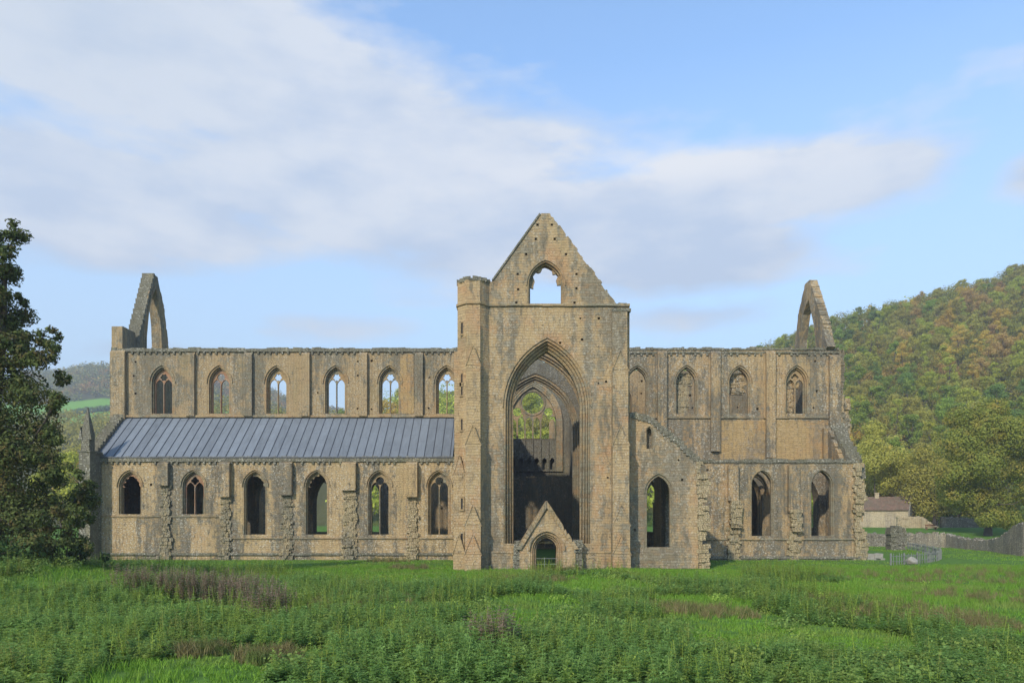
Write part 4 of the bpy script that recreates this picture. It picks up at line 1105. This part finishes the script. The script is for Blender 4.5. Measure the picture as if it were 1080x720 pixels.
# ------------------------------------------------------------------ cottage, walls, fence, rock
cot = empty('cottage', (X(905, 143), 143, 2.0)); tag(cot, 'low stone cottage with red brown tiled roof and small chimney', 'cottage'); cot.rotation_euler = (0, 0, R(-38))
L_, W_, hE, hR = 16., 5.2, 3.5, 5.9
mb = MB(); mb.prism([[(0,-.5),(W_,-.5),(W_,hE),(W_/2,hR-.1),(0,hE)]], -L_*.45, L_*.55, 'y')
part(mb, 'wall', M['render'], cot)
mb = MB()
for s0, s1 in ((-.3, W_/2), (W_ + .3, W_/2)):
    za = hE - .12; 
    mb.add([(-L_*.45-.1, s0, za), (L_*.55+.1, s0, za), (L_*.55+.1, s1, hR+.06), (-L_*.45-.1, s1, hR+.06), (-L_*.45-.1, s0, za+.14), (L_*.55+.1, s0, za+.14), (L_*.55+.1, s1, hR+.2), (-L_*.45-.1, s1, hR+.2)],
           [(0,1,2,3),(7,6,5,4),(0,4,5,1),(3,2,6,7),(0,3,7,4),(1,5,6,2)])
rf = part(mb, 'roof', M['tile'], cot)
mb = MB(); mb.box(L_*.16, L_*.16 + .75, W_/2 - .35, W_/2 + .35, hR - .3, hR + 1.0); mb.box(L_*.16-.08, L_*.16 + .83, W_/2 - .43, W_/2 + .43, hR + .8, hR + .92); part(mb, 'chimney', M['render'], rf)
mb = MB(); mb.prism([[(-.1,-.3),(W_+.1,-.3),(W_+.1,hE+.15),(W_/2,hR+.3),(-.1,hE+.15)]], L_*.55, L_*.55 + .3, 'y'); part(mb, 'gable_parapet', M['far'], cot)

def zmin(x, y): return float(height(x, y))
def stone_wall(name, label, path, mat, thick=.55, jit=.1):
    """path: (px, D, py_top); built of rough stones course by course"""
    mb = MB(); P = []
    for (a, d, q), (a2, d2, q2) in zip(path[:-1], path[1:]):
        x0, x1, z0, z1 = X(a, d), X(a2, d2), Z(q, d), Z(q2, d2)
        L = math.hypot(x1-x0, d2-d); n = max(1, int(L/.32))
        for k in range(n):
            f = k/n; P.append((x0+(x1-x0)*f, d+(d2-d)*f, z0+(z1-z0)*f))
    P.append((X(path[-1][0], path[-1][1]), path[-1][1], Z(path[-1][2], path[-1][1])))
    tops = [p[2] + rnd.uniform(-jit, jit) for p in P]
    V = []; fs = []
    for i, (x, y, z) in enumerate(P):
        x2, y2, _ = P[min(i+1, len(P)-1)]; x0, y0, _ = P[max(i-1, 0)]
        t = Vector((x2-x0, y2-y0)).normalized(); n = Vector((-t.y, t.x))*thick/2; zb = float(height(x, y)) - .3
        zt = max(tops[i], zb + .6)
        j = rnd.uniform(-.012,.012)
        V += [(x-n.x*(1.2+j), y-n.y*(1.2+j), zb), (x-n.x*(1+j), y-n.y*(1+j), zt), (x+n.x*(1-j), y+n.y*(1-j), zt+rnd.uniform(-.05,.05)), (x+n.x*1.2, y+n.y*1.2, zb)]
    for i in range(len(P)-1):
        a = i*4
        for k in range(3): fs.append((a+k, a+k+1, a+k+5, a+k+4))
    fs += [(0,1,2,3), tuple(len(V)-4+k for k in (3,2,1,0))]
    mb.add(V, fs)
    for i, (x, y, z) in enumerate(P):
        for _ in range(3):   # stones standing proud of the face
            fz = rnd.uniform(zmin(x, y) + .1, tops[i] - .1) if tops[i] - zmin(x, y) > .4 else tops[i]; q = rnd.uniform(.07,.17)
            mb.box(x-q, x+q, y-thick/2-.07-rnd.uniform(0,.06), y, fz-q*.6, fz+q*.6, j=.03)
        if rnd.random() < .8:
            s = rnd.uniform(.12,.24); mb.box(x-s, x+s, y-.22, y+.22, tops[i]-.15, tops[i]+rnd.uniform(.03,.14), j=.05)
    o = mb.build(name, mat); return tag(o, label, 'wall')
stone_wall('ruined_wall', 'long low grey ruined wall curving up at the right end behind the fence', [(880,101,563),(935,101,563),(965,101,562),(1000,98,563),(1012,95,566),(1022,92,568.5),(1036,89,569.5),(1048,86,569.5),(1057,83,566),(1066,80,561),(1074,78,554),(1083,76,551.5),(1120,72,549),(1180,69,547)], M['far'], .8, .16)
stone_wall('yard_wall', 'pale stone yard wall beside the cottage sloping down at its end', [(946,134,544.5),(972,134,545),(976,133,548),(982,133,552),(988,133,555.5)], M['render'], .6, .06)
stone_wall('field_wall', 'grey field wall under the trees behind the oak', [(992,138,545),(1010,138,545.5),(1030,137,548),(1040,136,552)], M['cap'], .6)
mb = MB(); rubble(mb, X(937.5,90), X(953,90), -.2, Z(554.5,90), 89.5, 90.8, .38, .15, .12, keep=lambda x, z: z < 2.9 - .25*abs(x - X(945,90))**2)
rubble(mb, X(938.5,90), X(952,90), -.2, Z(557,90), 89.8, 90.7, .38, .05, .02)
mb.box(X(938.5,90), X(952,90), 89.7, 90.7, -.2, 2.5)
tag(mb.build('stone_stump', M['cap']), 'dark upright stump of a ruined pier on the lawn', 'ruin')
# rock
bm = bmesh.new(); bmesh.ops.create_icosphere(bm, subdivisions=3, radius=.5)
for v in bm.verts:
    n = mnoise.noise(v.co*2.2)*.22; v.co = Vector((v.co.x*(1.0+n*1.6), v.co.y*(.8+n), max(v.co.z*(.75+n*1.8), -.25)))
    v.co.x += .1*v.co.z
me = bpy.data.meshes.new('boulder'); bm.to_mesh(me); bm.free()
o = link('boulder', me, M['rock']); o.location = (X(962, 63), 63, float(height(X(962,63),63)) + .28); tag(o, 'pale boulder lying beside the pale palings', 'boulder')
# fence
path = [(958,92),(966,88),(976,83),(985,78),(991,74),(992.5,71),(989,68),(980,65.5),(968,63.8),(954,62.6),(940,61.8)]
fe = empty('paling_fence', (X(958,92), 92, 0)); tag(fe, 'pale paling fence curving round the lawn east of the abbey', 'fence')
P = [(X(a, d), d) for a, d in path]; mb = MB(); rl = MB(); L = 0; tops = []
bx_, by_ = P[0]
for (x0, y0), (x1, y1) in zip(P[:-1], P[1:]):
    Ls = math.hypot(x1-x0, y1-y0); n = max(1, int(Ls/.34))
    for k in range(n):
        f = k/n; x, y = x0+(x1-x0)*f + rnd.uniform(-.03,.03), y0+(y1-y0)*f; z = float(height(x, y)); h = .92 + rnd.uniform(-.10,.10)
        lean = rnd.uniform(-.04,.04)
        mb.box(x-bx_-.024+lean, x-bx_+.024+lean, y-by_-.015, y-by_+.015, z, z+h, j=.008)
for z in (.3, .75):
    rl.tube([(x-bx_, y-by_+.02, float(height(x,y))+z) for x, y in P], .03, 5)
mb.build('palings', M['paling'], fe); rl.build('rail', M['paling'], fe)
for i, (x, y) in enumerate(P):
    pm = MB(); pm.box(x-bx_-.06, x-bx_+.06, y-by_+.03, y-by_+.14, -.1, float(height(x,y))+1.0); pm.build('post', M['paling'], fe)
# bench by the yard wall
D = 128.; bx, bz = X(982, D), float(height(X(982, D), D))
be = empty('bench', (bx, D, bz)); tag(be, 'small brown bench on the grass before the pale yard wall', 'bench')
mb = MB(); mb.box(-.9,.9,-.25,.25,.42,.5); mb.build('seat', simple('bench_wood', (.16,.09,.05)), be)
mb = MB(); mb.box(-.9,.9,.25,.31,.6,.95); mb.build('backrest', bpy.data.materials['bench_wood'], be)
for sx_ in (-.8,.8): mb = MB(); mb.box(sx_-.05,sx_+.05,-.22,.3,-.05,.419); mb.build('leg', bpy.data.materials['bench_wood'], be)

# ------------------------------------------------------------------ meadow
g = np.random.default_rng(5)
def scatter(tmpls, x, y, s, hs, name, mat, label, cat='vegetation', lean=.12):
    """merge many copies of small plant templates into one mass"""
    V = []; Fs = []; b = 0
    idx = g.integers(0, len(tmpls), len(x)); z = height(x, y)
    for k, (tv, tf) in enumerate(tmpls):
        m = idx == k; n = m.sum()
        if not n: continue
        a = g.random(n)*6.283; c, sn = np.cos(a), np.sin(a)
        tx_, ty_, tz_ = tv[:,0][None], tv[:,1][None], tv[:,2][None]
        S = s[m][:,None]; H_ = hs[m][:,None]
        lx, ly = g.normal(0, lean, n)[:,None], g.normal(0, lean, n)[:,None]
        vx = (tx_*c[:,None] - ty_*sn[:,None])*S + lx*tz_*H_ + x[m][:,None]
        vy = (tx_*sn[:,None] + ty_*c[:,None])*S + ly*tz_*H_ + y[m][:,None]
        vz = tz_*H_ + z[m][:,None] - .03
        v = np.stack([vx, vy, vz], -1).reshape(-1, 3)
        f = (tf[None] + (np.arange(n)*len(tv))[:,None,None]).reshape(-1, tf.shape[1])
        V.append(v); Fs.append(f + b); b += len(v)
    o = np_mesh(name, np.concatenate(V), np.concatenate(Fs), mat)
    return tag(o, label, cat, kind='stuff')
def tuft(n, h, w, spread, q):
    v = []; f = []
    for k in range(n):
        a = q.random()*6.283; r = spread*math.sqrt(q.random()); x, y = r*math.cos(a), r*math.sin(a)
        b = q.random()*6.283; hh = h*q.uniform(.6,1.15); ln = q.uniform(.1,.5)*hh; c = q.random()*6.283
        dx, dy = math.cos(b)*w/2, math.sin(b)*w/2
        i = len(v)
        mx, my = x + math.cos(c)*ln*.35, y + math.sin(c)*ln*.35
        v += [(x-dx,y-dy,0),(x+dx,y+dy,0),(mx+dx*.8,my+dy*.8,hh*.6),(mx-dx*.8,my-dy*.8,hh*.6),(x+math.cos(c)*ln,y+math.sin(c)*ln,hh)]
        f += [(i,i+1,i+2,i+3),(i+3,i+2,i+4,i+4)]
    return np.array(v), np.array([list(t) for t in f])
def herb(levels, h, lf, q, per=4, top=None):
    """an upright leafy stem with whorls of drooping leaves (unit height scaled by h)"""
    v = []; f = []
    v += [(-.008,0,0),(.008,0,0),(.006,0,h),(-.006,0,h)]; f += [(0,1,2,3)]
    for k in range(levels):
        t = .18 + .82*k/(levels-1); z = h*t; L = lf*(1.15 - .6*t)*q.uniform(.8,1.2)
        for j in range(per):
            a = (j + .5*(k % 2))*6.283/per + q.uniform(-.35,.35); i = len(v); c, s = math.cos(a), math.sin(a)
            dr = q.uniform(-.45,.35)*L; w = L*.26
            v += [(c*.01, s*.01, z), (c*L*.5 - s*w, s*L*.5 + c*w, z + L*.18 - dr*.3), (c*L, s*L, z - dr), (c*L*.5 + s*w, s*L*.5 - c*w, z + L*.18 - dr*.3)]
            f += [(i,i+1,i+2,i+3)]
    return np.array(v), np.array([list(t) for t in f])
def fix_tri(t):   # quads with a doubled corner become clean narrow quads
    v, f = t; v = v.tolist(); out = []
    for q in f.tolist():
        if q[2] == q[3]:
            p = v[q[2]]; v.append([p[0]+.004, p[1]+.002, p[2]]); q = [q[0], q[1], len(v)-1, q[2]]
        out.append(q)
    return np.array(v), np.array(out)
def gpt(px, py):
    d = 4.1*F/(py - HY); return X(px, d), d
CLEAR = []   # open grass: centre x, D, rx, ry
for px, py, rx, ry in ((250,700,2.0,2.2),(205,703,1.2,1.6),(310,692,1.2,1.4),(728,637,2.2,2.2),(470,601,6,4.5),(400,598,5,2),(980,622,6.5,5),(1040,612,8,6),(1060,640,3,3),(930,630,2.4,2.),(850,667,2.2,.8),(740,662,1.2,.6),(960,600,9,6),(1020,655,2.4,1.2),(620,612,3,1.2),(560,640,1.6,.8),(880,618,3,1.5),(700,600,4,1.5),(120,622,2,.9)):
    x, d = gpt(px, py); CLEAR.append((x, d*.92, rx*1.15, ry + .10*d))
def openness(x, y):
    o = np.full_like(x, -9.)
    wx = x + .9*wav(x, y, 5, 2); wy = y + 1.2*wav(x, y, 6, 5)
    for cx_, cy_, rx, ry in CLEAR: o = np.maximum(o, 1 - np.sqrt(((wx-cx_)/rx)**2 + ((wy-cy_)/ry)**2))
    return o
def rand_field(n, y0, y1, marg=1.06, p=1.0):
    y = y0 + (y1-y0)*g.random(n)**p; w = 540/F*y*marg + 1
    # even per area: accept by width
    k = g.random(n) < (y/y1); y = y[k]; w = w[k]
    return (g.random(len(y))*2-1)*w, y
def outside(x, y):   # not inside the church
    c = (y > 69.2) & (y < 95) & (x > -42) & (x < 34)
    c |= (y > 55.4) & (y < 110) & (x > -4.6) & (x < 15.9)
    return ~c
# grass everywhere
T = [fix_tri(tuft(12, .30, .022, .16, g)) for _ in range(5)]
x, y = rand_field(52000, 15, 60); op = openness(x, y)
k = outside(x, y) & ((op > -.25) | (g.random(len(x)) < .30))
x, y = x[k], y[k]
scatter(T, x, y, np.ones(len(x)), .75 + .45*wav(x, y, 7, 1), 'meadow_grass', M['grass'], 'bright green rough grass of the meadow', 'grass')
x, y = rand_field(16000, 58, 110); k = outside(x, y) & ~((x > 34) & (x < 44) & (y > 63) & (y < 100)); x, y = x[k], y[k]
scatter([fix_tri(tuft(8, .22, .05, .3, g)) for _ in range(3)], x, y, np.ones(len(x)), .7 + .3*wav(x, y, 7, 1), 'far_grass', M['grass'], 'short green grass around and beyond the abbey', 'grass')
# dark blue green nettles in drifts
HB = [herb(8, .85, .18, g, 5) for _ in range(4)] + [herb(7, .7, .22, g, 5) for _ in range(3)] + [herb(9, 1.0, .13, g) for _ in range(2)]
x, y = rand_field(72000, 15.5, 56); op = openness(x, y)
drift = wav(x, y, 9, 4) + .5*wav(x, y, 3.4, 7)
pxx_, pyy_ = CX + F*x/y, HY + 4.1*F/y
left = (pxx_ < 380) & (pyy_ > 650); right = (pyy_ > 665); midd = (pxx_ > 340) & (pxx_ < 720) & (pyy_ > 612)
dens = np.where((op > -.5) & ~(left|right), .75, 0); dens = np.where(left | right | midd, .9 + .2*drift, .42 + .6*drift)
k = outside(x, y) & (op < -.06 + .08*drift) & (g.random(len(x)) < dens) & (y < 55.5)
x, y, op, drift = x[k], y[k], op[k], drift[k]
hs = np.clip(.46 + .30*drift + .30*wav(x, y, 3.1, 2) + .20*np.clip(-op, 0, 1.2), .18, 1.3) * g.uniform(.55, 1.25, len(x)) * np.where(y > 44, .62, 1)
scatter(HB, x, y, .9 + .3*g.random(len(x)), hs, 'nettle_bed', M['nettle'], 'deep beds of dark blue green nettles filling the meadow', 'weeds')
# low mounds of leafy growth
def mounds(name, n, y0, y1, mat, label, rmin, rmax, opmax, leaf):
    x, y = rand_field(n, y0, y1); op = openness(x, y); k = outside(x, y) & (op < opmax) & (y < 55) & (wav(x, y, 11, 6) > -.35); x, y = x[k], y[k]
    bl = []
    for a, b_ in zip(x, y):
        r = g.uniform(rmin, rmax)
        for _ in range(3):
            bl.append(((a + g.uniform(-.8,.8)*r, b_ + g.uniform(-.8,.8)*r, float(height(a, b_)) + r*.12), r*g.uniform(.55,.9), .62))
    v, f = quads_on(blob_points(bl, 420, g, .35), 0, leaf, g)
    keep = v.reshape(-1, 4, 3).min(1)[:, 2] > -.6
    f = f[keep]
    return tag(np_mesh(name, v, f, mat), label, 'weeds', kind='stuff')
mounds('leafy_mounds', 620, 17, 55, M['nettle'], 'rounded mounds of dull green leafy growth across the meadow', .45, 1.15, .10, .105)
mounds('bramble_mounds', 260, 20, 55, M['weed'], 'smaller yellow green leafy mounds between the nettles', .35, .8, .45, .10)
# lighter, yellower weeds
WB = [herb(9, .9, .15, g, 3) for _ in range(3)] + [herb(10, 1.15, .12, g, 3) for _ in range(2)]
x, y = rand_field(22000, 16, 56); op = openness(x, y); drift = wav(x, y, 8, 9)
k = outside(x, y) & (op < .0) & (g.random(len(x)) < np.clip(.35 + .6*drift, .04, 1)) & (y < 55.8)
x, y = x[k], y[k]
scatter(WB, x, y, np.ones(len(x)), .85 + .25*g.random(len(x)), 'tall_weeds', M['weed'], 'taller yellow green weeds mixed among the nettles', 'weeds')
# faded willowherb patch and straw tufts
def ellipse_pts(n, px, py, rx, ry):
    cx_, cy_ = gpt(px, py); r = np.sqrt(g.random(n)); a = g.random(n)*6.283
    return cx_ + rx*r*np.cos(a), cy_ + ry*r*np.sin(a)
FL = []
for _ in range(4):
    a = herb(10, 1.15, .09, g, 4); bq = herb(5, 1.2, .13, g, 5); FL.append((np.concatenate([a[0], bq[0]*[1,1,.45] + [0,0,.72]]), np.concatenate([a[1], bq[1] + len(a[0])])))
fl = [ellipse_pts(n, a, b_, c, d_) for n, a, b_, c, d_ in ((230,225,634,2.2,2.4),(100,262,640,1.4,1.9),(70,285,652,.9,1.4),(45,45,618,2.4,1.5),(60,520,690,.7,1.0),(160,165,634,2.2,1.6),(60,70,606,3,1.5))]
x = np.concatenate([q[0] for q in fl]); y = np.concatenate([q[1] for q in fl])
scatter(FL, x, y, np.ones(len(x)), .72 + .45*g.random(len(x)), 'faded_willowherb', M['flower'], 'patch of faded pinkish brown willowherb at the left of the meadow', 'weeds')
T2 = [fix_tri(tuft(40, .55, .018, .22, g)) for _ in range(4)]
X4, Y4 = [], []
for n, px, py, rx, ry in ((60,212,692,.7,.7),(70,285,700,.8,.8),(40,430,600,1.6,2),(30,590,603,2,1.5),(90,960,650,3,3),(80,1050,632,4,4),(60,900,640,3,3),(40,760,648,1.5,2),(50,1045,662,1.2,1.2),(50,700,645,1.5,1.5),(26,412,592,2.,1.2),(110,1010,610,9,5),(60,560,612,3,2),(60,380,640,3,3)):
    a, b_ = ellipse_pts(n, px, py, rx, ry); X4.append(a); Y4.append(b_)
x = np.concatenate(X4); y = np.concatenate(Y4); k = outside(x, y); x, y = x[k], y[k]
scatter(T2, x, y, np.ones(len(x)), .55 + .4*g.random(len(x)), 'straw_tufts', M['straw'], 'straw coloured tussocks scattered over the meadow', 'grass')

# ------------------------------------------------------------------ air
hz = MB(); hz.box(-2250, 2250, -62, 2300, -2.0, 420)
mh, th_, bh = mat_new('valley_air'); th_.n.remove(bh)
vol = th_.new('ShaderNodeVolumePrincipled', ins={'Color': (.82,.88,1,1), 'Density': .00040, 'Anisotropy': .2})
th_.l.new(vol.outputs[0], th_.n['Material Output'].inputs['Volume'])
HAZE = hz.build('haze', mh); tag(HAZE, kind='stuff')

# ------------------------------------------------------------------ light, sky, camera
AZ, EL = 208., 33.
sun = bpy.data.lights.new('sun', 'SUN'); sun.energy = 2.1; sun.angle = R(1.2); sun.color = (1, .90, .76)
so = bpy.data.objects.new('sun', sun); COL.objects.link(so)
to = Vector((math.sin(R(AZ))*math.cos(R(EL)), math.cos(R(AZ))*math.cos(R(EL)), math.sin(R(EL))))
so.rotation_euler = (-to).to_track_quat('-Z', 'Y').to_euler()
so.location = (-30, -40, 60)
w = bpy.data.worlds.new('World'); SC.world = w; w.use_nodes = True
t = NT(w); bg = t.n['Background']
sky = t.new('ShaderNodeTexSky', sky_type='NISHITA'); sky.sun_disc = False; sky.sun_elevation = R(EL); sky.sun_rotation = R(AZ)
sky.air_density = 1.0; sky.dust_density = .6; sky.ozone_density = 1.6
d = t.new('ShaderNodeTexCoord').outputs['Generated']
sx = t.new('ShaderNodeSeparateXYZ', ins={0: d})
az_ = t.math('ARCTAN2', sx.outputs[0], sx.outputs[1]); el_ = t.math('ARCSINE', sx.outputs[2])
def dirvec(sa, se, off=0): return t.new('ShaderNodeCombineXYZ', ins={0: t.math('MULTIPLY', az_, sa), 1: t.math('MULTIPLY', el_, se), 2: off}).outputs[0]
n1 = t.noise(dirvec(2.2, 6.5, 2.0), 1.0, 6, .55); n2 = t.noise(dirvec(5, 14, 5.0), 1.0, 6, .6); n3 = t.noise(dirvec(1.2, 3.0, 9.0), 1.0, 3, .5)
def gauss(a0, e0, sa, se, tilt=0.0):
    da = t.math('SUBTRACT', az_, R(a0)); de = t.math('SUBTRACT', t.math('SUBTRACT', el_, R(e0)), t.math('MULTIPLY', da, tilt))
    q = t.math('ADD', t.math('POWER', t.math('ABSOLUTE', t.math('DIVIDE', da, R(sa))), 2.0), t.math('POWER', t.math('ABSOLUTE', t.math('DIVIDE', de, R(se))), 2.0))
    return t.math('EXPONENT', t.math('MULTIPLY', q, -1.0))
bias = gauss(-28, 31, 26, 6.5)
for a in (gauss(-8, 24, 26, 6, -.05), gauss(17, 24, 14, 2.7, .03), gauss(8, 22.5, 21, 4.0), gauss(24, 23, 9, 2.6), gauss(-30, 21, 18, 4.0), gauss(12, 19.5, 13, 3.0)):
    bias = t.math('MAXIMUM', bias, a)
for a, k_ in ((gauss(-13, 14.5, 9, 1.3), .55), (gauss(-28, 17.5, 8, 1.6), .6), (gauss(36, 21, 3, 2), .8), (gauss(8, 12, 10, 1.2), .35), (gauss(-5, 16.5, 12, 1.4), .4), (gauss(-25, 11.5, 9, 1.0), .4), (gauss(14, 15, 10, 1.6), .5)):
    bias = t.math('MAXIMUM', bias, t.math('MULTIPLY', a, k_))
f = t.math('ADD', t.math('MULTIPLY', bias, .95), t.math('ADD', t.math('MULTIPLY', t.math('SUBTRACT', n1, .5), 1.1), t.math('MULTIPLY', t.math('SUBTRACT', n2, .5), .9)))
mask = t.ramp(f, .24, .58)
shade = t.ramp(t.math('ADD', t.math('ADD', n3, t.math('MULTIPLY', t.math('SUBTRACT', el_, R(23)), .8)), t.math('MULTIPLY', t.math('SUBTRACT', n2, .5), 1.3)), .36, .64)
ccol = t.mix(shade, (2.05,2.35,2.85), (2.85,2.95,3.1))
skyc = t.mix(1.0, sky.outputs[0], (.92, 1.06, 1.12), 'MULTIPLY')
veil = t.ramp(el_, R(32), R(5), 0, .78)
skyc = t.mix(veil, skyc, (2.3,2.75,3.05))
edge = t.math('MULTIPLY', gauss(12, 25.3, 18, 1.7), t.ramp(n2, .30, .5))
ccol = t.mix(edge, ccol, (3.35,3.3,3.25))
ccol = t.mix(t.math('MULTIPLY', gauss(-33, 34, 14, 10), .6), ccol, (2.1,2.35,2.6))
mixc = t.mix(t.math('MULTIPLY', mask, .90), skyc, ccol)
t.l.new(mixc, bg.inputs[0]); bg.inputs[1].default_value = .15
cam = bpy.data.cameras.new('camera'); cam.sensor_width = 36; cam.lens = 36*F/1080; cam.shift_y = (HY - 360)/1080; cam.clip_end = 6000; cam.clip_start = .1
co = bpy.data.objects.new('camera', cam); COL.objects.link(co); co.location = (0, 0, EYE); co.rotation_euler = (R(90), 0, 0); SC.camera = co
vs = SC.view_settings; vs.view_transform = 'Standard'; vs.look = 'None'; vs.gamma = 1; vs.exposure = 1.0; vs.use_curve_mapping = False
SC.cycles.volume_bounces = 0; SC.cycles.max_bounces = 6; SC.cycles.transparent_max_bounces = 8
SC.cycles.use_denoising = True
